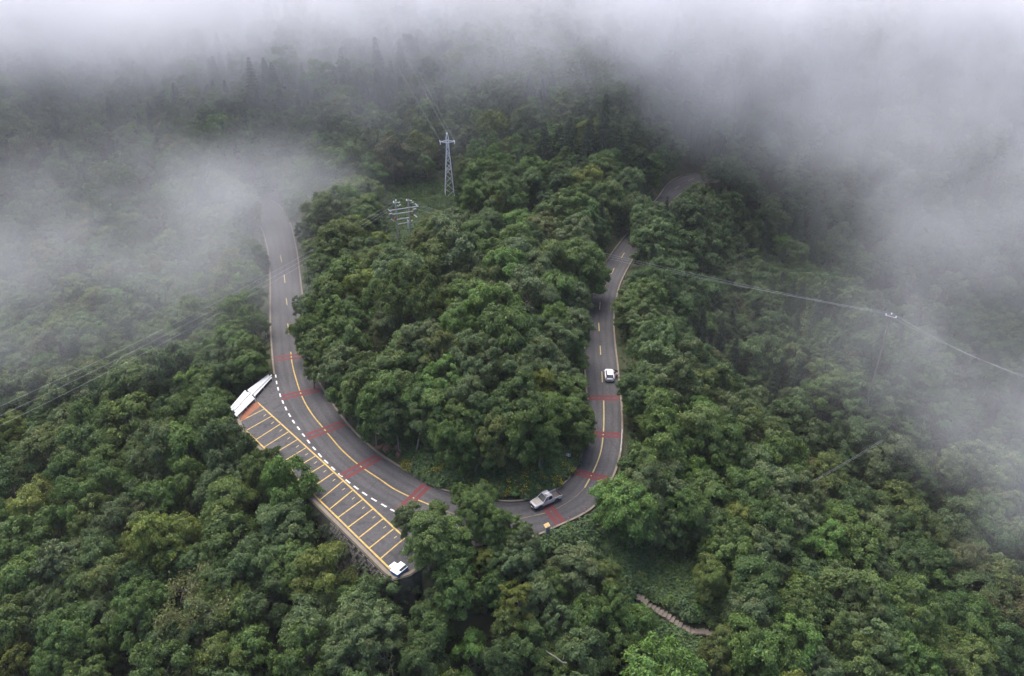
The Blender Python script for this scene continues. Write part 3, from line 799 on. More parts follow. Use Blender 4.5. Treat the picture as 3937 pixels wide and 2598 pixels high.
# thin-crowned and conifer trees seen on their own
for px, py, w, tone, kd in [(703, 2290, 150, 'b', 'sparse0'), (790, 2235, 110, 'y', 'sparse1'), (690, 2400, 170, 'b', 'sparse2'), (3895, 2400, 150, 'r', 'sparse2'), (1450, 2560, 110, 's', 'sparse1'), (1345, 790, 60, 'y', 'sparse0'), (1505, 640, 130, 'b', 'sparse2'), (2840, 1150, 50, 's', 'sparse1'), (3530, 1180, 60, 's', 'sparse1')]:
    tr = survey_tree(px, py, w, tone, kd)
    if tr: BUILT.append(tr)
for px, py, w in [(2170, 560, 80), (2250, 580, 80), (2310, 560, 85), (2200, 640, 70), (2110, 600, 80), (2075, 640, 75), (2390, 600, 80), (2700, 1330, 75), (2760, 1360, 75), (2640, 1290, 70), (2820, 1300, 80), (2880, 1360, 75), (2800, 1420, 75), (3480, 1390, 75), (3420, 1350, 80), (3360, 1400, 75), (1465, 280, 70), (1500, 320, 60), (3060, 1450, 80), (2730, 1240, 70), (2960, 1540, 75), (3300, 1480, 75)]:
    tr = survey_tree(px, py, w, random.choice('dds'), 'conifer')
    if tr: BUILT.append(tr)

# road and lay-by must stay in view where the survey shows them: sample points
guard = []
for i in range(0, NR, 2):
    if i < 16 or 27.5 * 8 < i < 30.3 * 8 or i > 33.2 * 8: continue
    for k in (0, .25, .5, .75, 1):
        p = OUT[i] * (1 - k) + INN[i] * k
        guard.append((p[0], p[1], 0))
for a in np.linspace(0, 1, 22):
    for k in np.linspace(0, 1, 5):
        p = np.array(G(*c1(*(u0 + (u1 - u0) * a)))[:2]) * (1 - k) + np.array(G(*c1(*(l0 + (l1 - l0) * a)))[:2]) * k
        guard.append((p[0], p[1], 0))
for px, py in [(1540, 800), (1500, 900), (1560, 920), (1720, 600), (1720, 720), (2480, 2310), (2540, 2350), (2600, 2390), (2660, 2425), (2720, 2435), (1430, 2180), (1460, 2230), (2560, 2250), (2650, 2300), (2740, 2330), (2600, 2200), (1640, 760), (1680, 800), (1620, 830), (2900, 1230), (3100, 1260), (3250, 1290), (3425, 1240), (2830, 1170), (2600, 2060)]:
    p, t = hit(px, py, .5)
    if p: guard.append(tuple(p))
GP = np.array([project(*g) for g in guard])
def clear_of_guard(tx, ty, zc, r):
    px, py, t = project(tx, ty, zc)
    rp = r * F / t * 1.12
    m = GP[:, 2] > t - 2
    return not np.any(np.hypot(GP[m, 0] - px, GP[m, 1] - py) < rp)
HARD = []
for a, b in [((1505, 780), (1524, 915)), ((1556, 770), (1568, 890)), ((1720, 520), (1722, 700))]:
    for k in np.linspace(0, 1, 7): HARD.append((a[0] + (b[0] - a[0]) * k, a[1] + (b[1] - a[1]) * k, 175))
for p in [(2102, 1915), (2075, 1935), (2135, 1900), (2341, 1450), (2341, 1430), (2368, 1440), (2500, 2335), (2560, 2372), (2620, 2405), (2680, 2432), (970, 1530), (1020, 1470), (930, 1575), (1520, 2185), (1545, 2155), (1560, 2185), (1500, 2205), (1535, 2215), (2183, 1770), (2248, 1960), (2185, 1995), (2105, 2025), (2388, 1705), (2570, 716), (2600, 712), (2630, 695), (2660, 685), (2590, 735), (2685, 682), (1420, 2120), (1455, 2190), (2480, 2300), (2540, 2240), (2600, 2290), (2680, 2340), (2740, 2400), (2440, 2180), (2380, 2110), (2560, 2180), (2300, 2050)]: HARD.append((*p, 40))
HARD = np.array(HARD)
def hides_hard(b):
    m = HARD[:, 2] < 100
    m |= b['t'] < np.where(HARD[:, 0] < 1650, 212, 232)
    return np.any(np.hypot(HARD[m, 0] - b['px'], HARD[m, 1] - b['py']) < b['r'] * F / b['t'] * 1.15)
def in_clearing(b):
    qx, qy, _ = project(b['x'], b['y'], b['g'])
    return (1450 < qx < 1790 and 700 < qy < 925) or (not b['key'] and 1740 <= qx < 2150 and 840 < qy < 930)
BUILT = [b for b in BUILT if not (hides_hard(b) and b['t'] < 274) and not in_clearing(b)]
# natural fill between and behind the surveyed trees
XY = np.array([(b['x'], b['y'], b['r']) for b in BUILT])
fill = []
cand = np.column_stack([RNG.uniform(-300, 300, 26000), RNG.uniform(36, 380, 26000)])
cd, chh = sampv(DG, cand), sampv(HG, cand)
cr = RNG.uniform(2.7, 4.6, len(cand)) * np.where(RNG.random(len(cand)) < .15, 1.3, 1.0)
pp_ = project(cand[:, 0], cand[:, 1], chh + 7)
ok = (cd > 2.6) & (pp_[2] > 30) & (pp_[0] > -420) & (pp_[0] < 4360) & (pp_[1] > -300) & (pp_[1] < 3050)
cells = {}
for x, y, r in XY: cells.setdefault((int(x // 8), int(y // 8)), []).append((x, y, r))
for (x, y), g, r in zip(cand[ok], chh[ok], cr[ok]):
    ci, cj = int(x // 8), int(y // 8)
    qx, qy, qt = project(x, y, g + 6)
    if y > 225: r *= 1.15
    kf = .74 if (1130 < qx < 2300 and 860 < qy < 1850) or (qy > 1550 and qx > -50 and qx < 3990 and qy < 2640) else .52
    if any((x - a) ** 2 + (y - b_) ** 2 < ((c_ + r) * kf) ** 2 for di in (-1, 0, 1) for dj in (-1, 0, 1) for a, b_, c_ in cells.get((ci + di, cj + dj), ())): continue
    Ht = 4.0 + 2.1 * r; zc = g + .50 * Ht
    if not clear_of_guard(x, y, zc, r): continue
    px, py, t = project(x, y, zc)
    if hides_hard(dict(px=px, py=py, t=t, r=r)) and t < 274: continue
    if in_clearing(dict(x=x, y=y, g=g, key=False)): continue
    kd = 'conifer' if (RNG.random() < (.30 if (x > 25 and y > 150) or y > 260 else .03)) else 'broad'
    BUILT.append(dict(x=x, y=y, g=g, zc=zc, r=r * (.62 if kd == 'conifer' else 1), tone=str(RNG.choice(list('ddddsg') if (x > 30 and y > 110) else list('gggssddolly'))), kind=kd, px=px, py=py, t=t, key=False))
    cells.setdefault((ci, cj), []).append((x, y, r))
print('trees', len(BUILT))

# which trees are single things: those that show largest
def in_view(b): return -60 < b['px'] < 4000 and -40 < b['py'] < 2680
broad = [b for b in BUILT if b['kind'] == 'broad']
broad.sort(key=lambda b: (not in_view(b), b['t'] - (14 if b['key'] else 0)))
for i, b in enumerate(broad): b['single'] = i < 300 and in_view(b)
for b in BUILT:
    if b['kind'] != 'broad': b['single'] = in_view(b) and (b['key'] or b['kind'] != 'conifer')

ORD = 'first second third fourth fifth sixth seventh eighth ninth tenth eleventh twelfth thirteenth fourteenth fifteenth sixteenth seventeenth eighteenth nineteenth twentieth'.split()
def zone(b):
    px, py = b['px'], b['py']
    if 1130 < px < 2300 and 850 < py < 1830 and samp(IG.astype(float), b['x'], b['y']) > .5:
        return 'on the mound, back' if py < 1090 else ('on the mound, upper middle' if py < 1290 else ('on the mound, lower middle' if py < 1500 else 'on the mound, front'))
    if py <= 900: return 'on the misty hillside behind the poles' if px < 1750 else ('on the hillside beyond the pylon' if px < 2500 else 'in the far misty valley')
    if px < 1100 and py < 1500: return 'on the misty slope beside the road'
    if px < 1560:
        if py > 2330: return 'along the bottom edge, lower slope'
        if py > 2000: return 'low on the slope under the lay-by'
        return 'on the slope next to the bays' if px > 560 else 'on the outer slope under the mist'
    if px < 2240 and py > 1830: return 'below the bend, near the road' if py < 2150 else ('below the bend, halfway down' if py < 2380 else 'below the bend, bottom edge')
    if py < 1500: return 'in the valley beside the clear road'
    if px < 2760: return 'beside the clear road, lower part' if py < 1850 else ('above the stone steps' if py < 2280 else 'beyond the stone steps')
    if py < 1850: return 'on the valley side under the fog'
    return 'on the wooded valley slope' if py < 2200 else 'on the lowest valley slope'
def shade_name(b): return 'small' if b['r'] < 2.6 else ('large' if b['r'] > 4.3 else 'medium')
KIND = {'broad': ('broadleaf_tree', 'broadleaf tree', 'trees of the mountain forest'), 'conifer': ('conifer_tree', 'pointed conifer', 'conifers among the broadleaf trees')}
buckets = {}
for b in BUILT:
    if not b['single']: continue
    word = {'broad': 'broadleaf tree', 'conifer': 'pointed conifer'}.get(b['kind'], 'thin-crowned tree')
    buckets.setdefault((shade_name(b), TONE[b['tone']], word, zone(b)), []).append(b)
for (a, c, w, z), L in buckets.items():
    L.sort(key=lambda b: b['px'])
    for i, b in enumerate(L):
        b['label'] = f'{a} {c} {w} {z}' + (f', {ORD[i]} from left' if len(L) > 1 else '')
def vary(c, rng, a=.14):
    k = rng.uniform(1 - a, 1 + a)
    return [float(max(0, v * k * rng.uniform(.94, 1.06))) for v in c] + [1.0]
far = []
for b in BUILT:
    kd = b['kind']
    if kd == 'broad': vi = int(RNG.integers(len(BROAD))); cm, tm = BROAD[vi]; base_r = 4.0
    elif kd == 'conifer': vi = int(RNG.integers(len(CONI))); cm, tm = CONI[vi]; base_r = 2.2
    else: vi = int(kd[-1]); cm, tm = SPARSE[vi]; base_r = 3.6
    s = b['r'] / base_r
    rz = RNG.uniform(0, 6.28)
    zc = b['zc'] if kd != 'conifer' else b['zc'] - 4.5 * s
    tint = vary(TINT[b['tone']], RNG)
    if kd == 'conifer': tint = vary((.060, .092, .044), RNG)
    lean = (RNG.normal() * .05, RNG.normal() * .05)
    zs = s * RNG.uniform(.9, 1.3)
    if not b['single']:
        far.append((b['x'], b['y'], zc, lean[0], lean[1], rz, s, tint, ('broad', 'conifer').index(kd) * len(BROAD) + vi if kd in ('broad', 'conifer') else vi))
        continue
    nm = KIND[kd][0] if kd in KIND else 'sparse_tree'
    o = empty(nm, (b['x'], b['y'], b['g']), rz)
    tag(o, b['label'], 'tree', KIND[kd][2] if kd in KIND else 'thin-crowned trees')
    for n_, me_ in (('crown', cm), ('trunk', tm)):
        c = add_mesh(n_, me_, o)
        c.location = (0, 0, zc - b['g'])
        c.scale = (s, s, zs)
        c.rotation_euler = (lean[0], lean[1], 0)
        if n_ == 'crown':
            c['tint'] = tint
            if kd.startswith('sparse'): c['label'] = 'thin leaves on bare branches'

# ------------------------------------------------------------------ stuff: many small plants, the far wood
def scatter(name, meshes, items, label):
    """one object: meshes spread over points; items = (x,y,z, rx,ry,rz, scale, tint, index)"""
    src = bpy.data.collections.new(name + '_kinds')
    for i, m_ in enumerate(meshes):
        if isinstance(m_, tuple):
            # crown + trunk joined
            bm = bmesh.new(); bm.from_mesh(m_[0]); n0 = len(bm.faces); bm.from_mesh(m_[1])
            bm.faces.ensure_lookup_table()
            for f in bm.faces[n0:]: f.material_index = 1
            mj = bpy.data.meshes.new(name + '_kind'); bm.to_mesh(mj); bm.free()
            mj.materials.clear(); mj.materials.append(M['leaf']); mj.materials.append(m_[1].materials[0])
            m_ = mj
        so = bpy.data.objects.new('%s_kind_%02d' % (name, i), m_)
        src.objects.link(so)
    me = bpy.data.meshes.new(name)
    n = len(items)
    me.vertices.add(n)
    me.vertices.foreach_set('co', np.array([it[:3] for it in items], np.float32).ravel())
    for an, ty, k in (('rot', 'FLOAT_VECTOR', 'vector'),):
        a = me.attributes.new(an, ty, 'POINT'); a.data.foreach_set(k, np.array([it[3:6] for it in items], np.float32).ravel())
    a = me.attributes.new('scl', 'FLOAT', 'POINT'); a.data.foreach_set('value', np.array([it[6] for it in items], np.float32))
    a = me.attributes.new('tint', 'FLOAT_COLOR', 'POINT'); a.data.foreach_set('color', np.array([it[7] for it in items], np.float32).ravel())
    a = me.attributes.new('pick', 'INT', 'POINT'); a.data.foreach_set('value', np.array([it[8] for it in items], np.int32))
    o = bpy.data.objects.new(name, me); COL.objects.link(o)
    ng = bpy.data.node_groups.new(name + '_spread', 'GeometryNodeTree')
    ng.interface.new_socket('Geometry', in_out='INPUT', socket_type='NodeSocketGeometry')
    ng.interface.new_socket('Geometry', in_out='OUTPUT', socket_type='NodeSocketGeometry')
    gi = ng.nodes.new('NodeGroupInput'); go = ng.nodes.new('NodeGroupOutput')
    ci = ng.nodes.new('GeometryNodeCollectionInfo'); ci.inputs['Collection'].default_value = src
    ci.inputs['Separate Children'].default_value = True; ci.inputs['Reset Children'].default_value = True
    ip = ng.nodes.new('GeometryNodeInstanceOnPoints'); ip.inputs['Pick Instance'].default_value = True
    def attr(nm, ty):
        a = ng.nodes.new('GeometryNodeInputNamedAttribute'); a.data_type = ty; a.inputs['Name'].default_value = nm
        return [s for s in a.outputs if s.enabled and s.name == 'Attribute'][0]
    ng.links.new(gi.outputs[0], ip.inputs['Points']); ng.links.new(ci.outputs[0], ip.inputs['Instance'])
    ng.links.new(attr('pick', 'INT'), ip.inputs['Instance Index'])
    ng.links.new(attr('rot', 'FLOAT_VECTOR'), ip.inputs['Rotation']); ng.links.new(attr('scl', 'FLOAT'), ip.inputs['Scale'])
    ng.links.new(ip.outputs[0], go.inputs[0])
    md = o.modifiers.new('spread', 'NODES'); md.node_group = ng
    tag(o, label, kind='stuff')
    return o
if far: scatter('forest', BROAD + CONI, far, 'misty mass of trees filling the distant slopes')

und = []
def bush(x, y, s, tint, k):
    und.append((x, y, hgt(x, y) - .1 * s, 0, 0, RNG.uniform(0, 6.28), s, vary(tint, RNG, .2), k))
bxy = np.column_stack([RNG.uniform(-120, 130, 26000), RNG.uniform(42, 262, 26000)])
bd, bh = sampv(DG, bxy), sampv(HG, bxy)
for (x, y), d, h_ in zip(bxy, bd, bh):
    if d < .9: continue
    px, py, t = project(x, y, h_)
    if not (-50 < px < 4000 and -50 < py < 2700): continue
    clear_ = (2380 < px < 2860 and 2060 < py < 2520) or (1450 < px < 1800 and 690 < py < 960) or (2700 < px < 3500 and 1150 < py < 1400) or d < 7
    if RNG.random() > (.95 if clear_ else .4): continue
    s = RNG.uniform(.6, 1.3) if d > 2.5 else RNG.uniform(.35, .7)
    tint = random.choice([(.076, .125, .044), (.086, .135, .044), (.068, .112, .046), (.096, .140, .044)])
    if 2700 < px < 3500 and 1150 < py < 1400: tint = random.choice([(.10, .13, .035), (.075, .12, .036), (.12, .135, .036), (.06, .10, .036)]); s *= 1.4
    bush(x, y, s, tint, int(RNG.integers(len(BUSH))))
extra = [(2330, 2860, 2040, 2500, 1500), (1450, 1800, 700, 930, 700), (2700, 3500, 1150, 1420, 700), (1560, 2230, 1660, 1900, 1500), (1990, 2330, 1960, 2110, 250), (2520, 2900, 2430, 2598, 400), (1440, 1800, 690, 930, 900)]
for xa, xb, ya, yb, n_ in extra:
    for px, py in zip(RNG.uniform(xa, xb, n_), RNG.uniform(ya, yb, n_)):
        p, t = hit(px, py, .3)
        if p is None or samp(DG, p.x, p.y) < 1.0: continue
        bush(p.x, p.y, RNG.uniform(.6, 1.35), random.choice([(.085, .150, .050), (.072, .130, .048), (.105, .160, .046), (.09, .14, .058)]), int(RNG.integers(len(BUSH))))
# creepers hanging on the retaining wall
for i in range(int(len(wl_s) * .25), len(wl_s) - 1):
    a, b = wl_s[i], wl_s[i + 1]
    d = (b - a) / np.linalg.norm(b - a); nrm = np.array((d[1], -d[0]))
    for _ in range(5):
        zz = -RNG.random() ** .7 * 8 - .2
        if RNG.random() < .3 and a[0] > G(1380, 2080).x: continue
        p = a + (b - a) * RNG.random() + nrm * (.85 + 1.35 * (-zz / 8.6))
        und.append((p[0], p[1], zz, RNG.uniform(-.6, .2), 0, RNG.uniform(0, 6.28), RNG.uniform(.35, .7), vary((.055, .08, .036), RNG, .25), int(RNG.integers(len(BUSH)))))
# the path must stay open
PATH_PX = [(2448, 2296), (2480, 2318), (2520, 2345), (2570, 2378), (2612, 2402), (2650, 2428), (2690, 2432), (2745, 2440)]
PATH = np.array([tuple(hit(px, py, .1)[0]) for px, py in PATH_PX])
PS = catmull(PATH[:, :2], 10)
dpa = seg_dist(np.array([b[:2] for b in und]), PS)
und = [b for b, d_ in zip(und, dpa) if d_ > .75 + .55 * b[6]]
scatter('undergrowth', BUSH, und, 'low green shrubs and ferns covering the open ground')
fl = []
for px, py, n_, sp in [(1640, 1835, 26, 2.6), (1580, 1805, 14, 1.6), (1800, 1895, 16, 2.2), (1900, 1908, 16, 1.8), (2010, 1895, 22, 1.8), (2130, 1865, 26, 1.6), (2180, 1820, 20, 1.2), (2215, 1770, 16, 1.0), (2235, 1720, 14, 1.0), (1980, 1900, 10, 1.2)]:
    c = G(px, py)
    for _ in range(n_):
        x, y = c.x + RNG.normal() * sp, c.y + abs(RNG.normal()) * sp * .5
        if samp(DG, x, y) < .5 or samp(IG.astype(float), x, y) < .3: continue
        fl.append((x, y, hgt(x, y) + .25, 0, 0, RNG.uniform(0, 6.28), RNG.uniform(.8, 1.3), vary((.105, .125, .034), RNG, .2), int(RNG.integers(2))))
scatter('flowering_weeds', FLOW, fl, 'yellow-flowering weeds along the inner kerb')

# ------------------------------------------------------------------ stone steps
path = empty('path', tuple(PATH[4])); tag(path, 'narrow flight of brown stone steps through the ferns', kind='structure')
pz = np.array([hgt(*p) for p in PS])
seglen = np.concatenate([[0], np.cumsum(np.linalg.norm(np.diff(PS, axis=0), axis=1))])
bed = []
for p, z, q_ in zip(PS, pz, offset_line(PS, 1.0) - PS):
    bed.append([(p[0] - q_[0] * .6 - PATH[4][0], p[1] - q_[1] * .6 - PATH[4][1], z + .10 - PATH[4][2]), (p[0] + q_[0] * .6 - PATH[4][0], p[1] + q_[1] * .6 - PATH[4][1], z + .10 - PATH[4][2]),
                (p[0] + q_[0] * .6 - PATH[4][0], p[1] + q_[1] * .6 - PATH[4][1], z - .6 - PATH[4][2]), (p[0] - q_[0] * .6 - PATH[4][0], p[1] - q_[1] * .6 - PATH[4][1], z - .6 - PATH[4][2])])
MB().loft(bed).build('path_bed', M['step'], path)
step_me = [MB().box((0, 0, 0), (.62, 1.05 + .1 * k, .30)).mesh('step', M['step']) for k in range(3)]
for sdist in np.arange(.2, seglen[-1], .56):
    x, y = np.interp(sdist, seglen, PS[:, 0]), np.interp(sdist, seglen, PS[:, 1])
    x2, y2 = np.interp(sdist + .3, seglen, PS[:, 0]), np.interp(sdist + .3, seglen, PS[:, 1])
    o = add_mesh('step', random.choice(step_me), path)
    o.location = (x - PATH[4][0], y - PATH[4][1], np.interp(sdist, seglen, pz) + .04 + random.uniform(0, .05) - PATH[4][2])
    o.rotation_euler = (random.uniform(-.03, .03), random.uniform(-.03, .03), math.atan2(y2 - y, x2 - x) + random.uniform(-.1, .1))

# ------------------------------------------------------------------ white sheet roofs at the end of the lay-by
def sheet_roof(left, right, n, z0, label, rng):
    """long corrugated sheets laid side by side between two edges (top end -> bottom end)"""
    L0, L1, R0, R1 = G(*left[0], z0), G(*left[1], z0), G(*right[0], z0), G(*right[1], z0)
    base = (L0 + L1 + R0 + R1) / 4; base.z = hgt(base.x, base.y)
    root = empty('sheet_roof', tuple(base))
    tag(root, label, 'roof', 'white sheet roofs at the lay-by')
    for i in range(n):
        a0, a1 = i / n, (i + .92) / n
        e0, e1 = rng.uniform(-.02, .07), rng.uniform(-.03, .06)
        P = [L0.lerp(R0, a0).lerp(L1.lerp(R1, a0), e0 + .02), L0.lerp(R0, a1).lerp(L1.lerp(R1, a1), e0 + .02), L1.lerp(R1, a1).lerp(L0.lerp(R0, a1), e1 + .03), L1.lerp(R1, a0).lerp(L0.lerp(R0, a0), e1 + .03)]
        m = 8; vs_, fs_ = [], []
        dz = rng.uniform(0, .16) - (1 - a0) * .10
        for k in range(m + 1):
            zz = (.06 if k % 2 else 0) + dz
            for pa, pb in ((P[0], P[1]), (P[3], P[2])):
                q_ = pa.lerp(pb, k / m) - base; vs_.append((q_.x, q_.y, q_.z + zz))
        top = len(vs_)
        vs_ += [(x, y, z - .012) for x, y, z in vs_]
        for k in range(m):
            fs_.append((2 * k, 2 * k + 2, 2 * k + 3, 2 * k + 1)); fs_.append((top + 2 * k, top + 2 * k + 1, top + 2 * k + 3, top + 2 * k + 2))
            fs_ += [(2 * k, 2 * k + 2, top + 2 * k + 2, top + 2 * k), (2 * k + 1, 2 * k + 3, top + 2 * k + 3, top + 2 * k + 1)]
        MB().add(vs_, fs_).build('sheet', M['sheet_white'], root)
    for f in (.08, .5, .92):
        a, b = L0.lerp(L1, f) - base, R0.lerp(R1, f) - base
        a.z -= .20; b.z -= .14
        MB().tube([a, b], .05, 6).build('beam', M['galv'], root)
        for p in (a, b):
            MB().tube([(p.x, p.y, min(hgt(p.x + base.x, p.y + base.y), 0) - base.z - .3), (p.x, p.y, p.z)], .05, 6).build('post', M['galv'], root)
rs = random.Random(5)
sheet_roof([(1036, 1436), (944, 1504)], [(1051, 1446), (974, 1530)], 4, .55, 'narrow upper strip of white corrugated roof sheets beside the road', rs)
sheet_roof([(944, 1496), (884, 1566)], [(986, 1526), (908, 1604)], 6, .62, 'wide lower white corrugated sheet roof next to the red clay', rs)

# ------------------------------------------------------------------ blue and white stall cart at the lay-by corner
A, B_, D_ = G(1500, 2190, .6), G(1524, 2213, .6), G(1540, 2158, .6)
ex = (D_ - A); ey = (B_ - A); ang = math.atan2(ex.y, ex.x)
W1, W2 = ex.length, ey.length
cart = empty('stall_cart', (A.x, A.y, 0), ang)
cart.scale = (1, 1, .6)
tag(cart, 'white-topped blue stall cart on the lay-by corner above the stone wall', 'cart')
sg = -1                                          # the body extends towards -y of the local frame
MB().box((W1 / 2, sg * W2 / 2, .46), (W1, W2, .92)).build('body', M['blue'], cart, bevel=.03)
MB().box((W1 * .5, sg * W2 * .32, .965), (W1 + .1, W2 * .66, .08)).build('top', M['sheet_white'], cart, bevel=.03)
MB().box((W1 * .16, sg * W2 * .83, .965), (W1 * .36, W2 * .35, .075)).build('top', M['sheet_white'], cart, bevel=.02)
MB().box((W1 * .66, sg * W2 * .82, .935), (W1 * .58, W2 * .28, .03)).build('hatch', M['dark'], cart)
MB().box((W1 * .66, sg * W2 * .985, .965), (W1 * .62, .06, .08)).build('rim', M['sheet_white'], cart)
lidm = MB().box((0, 0, 0), (W1 * .55, .75, .04)); lid = lidm.build('lid', M['sheet_white'], cart)
lid.location = (W1 * .47, .36, .86); lid.rotation_euler = (R(-12), 0, 0)
MB().box((0, 0, .022), (W1 * .5, .66, .006)).build('lid_panel', M['plate'], lid)
for i in (0.15, .85):
    for j in (.15, .85): MB().lathe([(.05, -.03), (.05, .03)], 10, (W1 * i, sg * W2 * j, .0), 'Y').build('castor', M['rubber'], cart)

# ------------------------------------------------------------------ vehicles
def sec(x, w, zb, zs, zt, wt):
    return [(x, -w * .9, zb), (x, -w, zb + .14), (x, -w, zs), (x, -wt, zt), (x, wt, zt), (x, w, zs), (x, w, zb + .14), (x, w * .9, zb)]
def wheel(parent, x, y, r, rim_mat, wdt=.21):
    t = MB().lathe([(r * .62, -wdt / 2), (r * .93, -wdt / 2), (r, -wdt / 2 + .04), (r, wdt / 2 - .04), (r * .93, wdt / 2), (r * .62, wdt / 2)], 20, (0, 0, 0), 'Y')
    w = empty('wheel', (x, y, r)); w.parent = parent
    t.build('tyre', M['rubber'], w, smooth=False)
    sgn = 1 if y > 0 else -1
    rm = MB().lathe([(r * .63, -.05), (r * .63, wdt / 2 - .03), (r * .5, wdt / 2 - .05), (r * .2, wdt / 2 - .02), (r * .06, wdt / 2)], 16, (0, 0, 0), 'Y')
    if sgn < 0: rm.v = [(a, -b, c) for a, b, c in rm.v]
    rm.build('rim', rim_mat, w)
def quad(p, material, name, parent, thick=.012):
    """thin plate over four points, thickness along its normal"""
    P = [Vector(q_) for q_ in p]
    n = (P[1] - P[0]).cross(P[3] - P[0]).normalized() * thick
    return MB().add([tuple(v) for v in P] + [tuple(v + n) for v in P], [(3, 2, 1, 0), (4, 5, 6, 7), (0, 1, 5, 4), (1, 2, 6, 5), (2, 3, 7, 6), (3, 0, 4, 7)]).build(name, material, parent)
def lerp3(a, b, t): return tuple(a[i] + (b[i] - a[i]) * t for i in range(3))
def inset(P, u, v):
    """sub-rectangle of a quad: u,v ranges"""
    def at(s_, t_): return lerp3(lerp3(P[0], P[1], s_), lerp3(P[3], P[2], s_), t_)
    return [at(u[0], v[0]), at(u[1], v[0]), at(u[1], v[1]), at(u[0], v[1])]

def pickup():
    ra, fa = G(2137, 1932), G(2080, 1957)        # left wheels on the road
    d = (fa - ra); d.z = 0; a = math.atan2(d.y, d.x)
    mid = (ra + fa) / 2
    left = Vector((-math.sin(a), math.cos(a), 0))
    c = mid - left * .76
    t = empty('pickup_truck', (c.x, c.y, 0.004), a)
    tag(t, 'dusty silver double-cab pickup truck driving round the bend', 'pickup')
    hw = .86
    MB().loft([sec(-2.40, hw, .42, .70, .72, .80), sec(-.80, hw, .38, .70, .72, .80), sec(-.79, hw, .38, 1.0, 1.04, .82), sec(1.0, hw, .38, .98, 1.05, .80)]).build('body', M['silver'], t, bevel=.02)
    MB().loft([sec(.995, hw, .40, .97, 1.06, .76), sec(1.6, hw - .01, .42, .93, 1.03, .74), sec(2.15, hw - .04, .44, .84, .96, .68), sec(2.38, hw - .12, .46, .74, .86, .58)]).build('front_body', M['silver'], t, bevel=.03)
    quad([(1.08, -.66, 1.062), (2.12, -.58, .972), (2.12, .58, .972), (1.08, .66, 1.062)], M['dusty'], 'bonnet', t, .02)
    # cab
    b0, b1 = [(1.0, -.80, 1.04), (1.0, .80, 1.04), (-.79, .80, 1.04), (-.79, -.80, 1.04)], [(.28, -.66, 1.66), (.28, .66, 1.66), (-.66, .68, 1.68), (-.66, -.68, 1.68)]
    cab = MB()
    for k in range(4): cab.tube([b0[k], b1[k]], [.055, .045], 6)
    for k, j in ((0, 1), (1, 2), (2, 3), (3, 0)): cab.tube([b1[k], b1[j]], .045, 6)
    for k, j in ((1, 2), (0, 3)): cab.tube([lerp3(b0[k], b0[j], .5), lerp3(b1[k], b1[j], .34)], .05, 6)
    cab.add([lerp3(b0[2], b1[2], 0), lerp3(b0[3], b1[3], 0), lerp3(b0[3], b1[3], .25), lerp3(b0[2], b1[2], .25)], [(0, 1, 2, 3)])
    cab.build('cab', M['silver'], t)
    MB().box((-.55, 0, 1.16), (.14, 1.3, .5)).build('seat', M['plastic'], t)
    quad(inset([b0[0], b0[1], b1[1], b1[0]], (.05, .95), (.06, .93)), M['glass_front'], 'windscreen', t)
    quad(inset([b0[2], b0[3], b1[3], b1[2]], (.12, .88), (.2, .85)), M['glass'], 'rear_window', t)
    roof = quad([(.30, -.62, 1.675), (.30, .62, 1.675), (-.64, .64, 1.695), (-.64, -.64, 1.695)][::-1], M['silver'], 'roof', t, -.03) if False else MB().box((-.18, 0, 1.70), (.9, 1.22, .035)).build('roof', M['silver'], t, bevel=.012)
    MB().box((.14, .28, 1.7205), (.30, .48, .006)).build('rust_patch', M['rust'], roof)
    for y in (-.42, .34): MB().tube([(.20, y, 1.76), (-.60, y, 1.77)], .028, 6).build('roof_rail', M['galv'], roof)
    MB().box((-.25, -.05, 1.735), (.62, .30, .03)).build('roof_panel', M['sheet_white'], roof)
    for sgn in (1, -1):
        sd_ = [b0[2], b0[1], b1[1], b1[2]] if sgn > 0 else [b0[3], b0[0], b1[0], b1[3]]
        th = .012 if sgn < 0 else .012
        for nm, u, xr in (('front', (.53, .93), (.12, .98)), ('rear', (.07, .46), (-.74, .08))):
            dr = MB().box(((xr[0] + xr[1]) / 2, sgn * (hw + .006), .78), (xr[1] - xr[0], .02, .48)).build('door', M['silver'], t)
            ip = inset(sd_, u, (.10, .90)) if not (sgn > 0 and nm == 'front') else inset(sd_, u, (.02, .14))   # driver's pane wound down
            w_ = quad(ip if sgn < 0 else ip[::-1], M['glass'], 'window', dr)
            MB().box((xr[0] + .12, sgn * (hw + .025), .93), (.14, .02, .03)).build('handle', M['plastic'], dr)
        MB().box((.80, sgn * (hw + .10), 1.12), (.10, .18, .13)).build('mirror', M['plastic'], t, bevel=.02)
        for x in (1.52, -1.42):
            MB().lathe([(.44, -.012), (.44, .012)], 22, (x, sgn * (hw + .004), .42), 'Y').build('wheel_arch', M['plastic'], t)
            wheel(t, x, sgn * .80, .36, M['hub'])
        MB().box((2.27, sgn * .56, .80), (.14, .24, .14)).build('headlight', M['lamp_clear'], t, bevel=.02)
        MB().box((-2.44, sgn * .78, .86), (.06, .12, .26)).build('tail_light', M['lamp_red'], t)
        MB().box((-1.61, sgn * .83, .885), (1.62, .07, .40)).build('bed_side', M['silver'], t, bevel=.02)
    MB().box((-1.61, 0, .735), (1.58, 1.56, .03)).build('bed_floor', M['bedliner'], t)
    MB().box((-.83, 0, .90), (.05, 1.58, .36)).build('bed_bulkhead', M['silver'], t)
    MB().box((-2.41, 0, .88), (.06, 1.58, .40)).build('tailgate', M['bedliner'], t, bevel=.01)
    MB().tube([(-.86, -.78, 1.12), (-.86, .78, 1.12)], .03, 6).build('bed_rail', M['galv'], t)
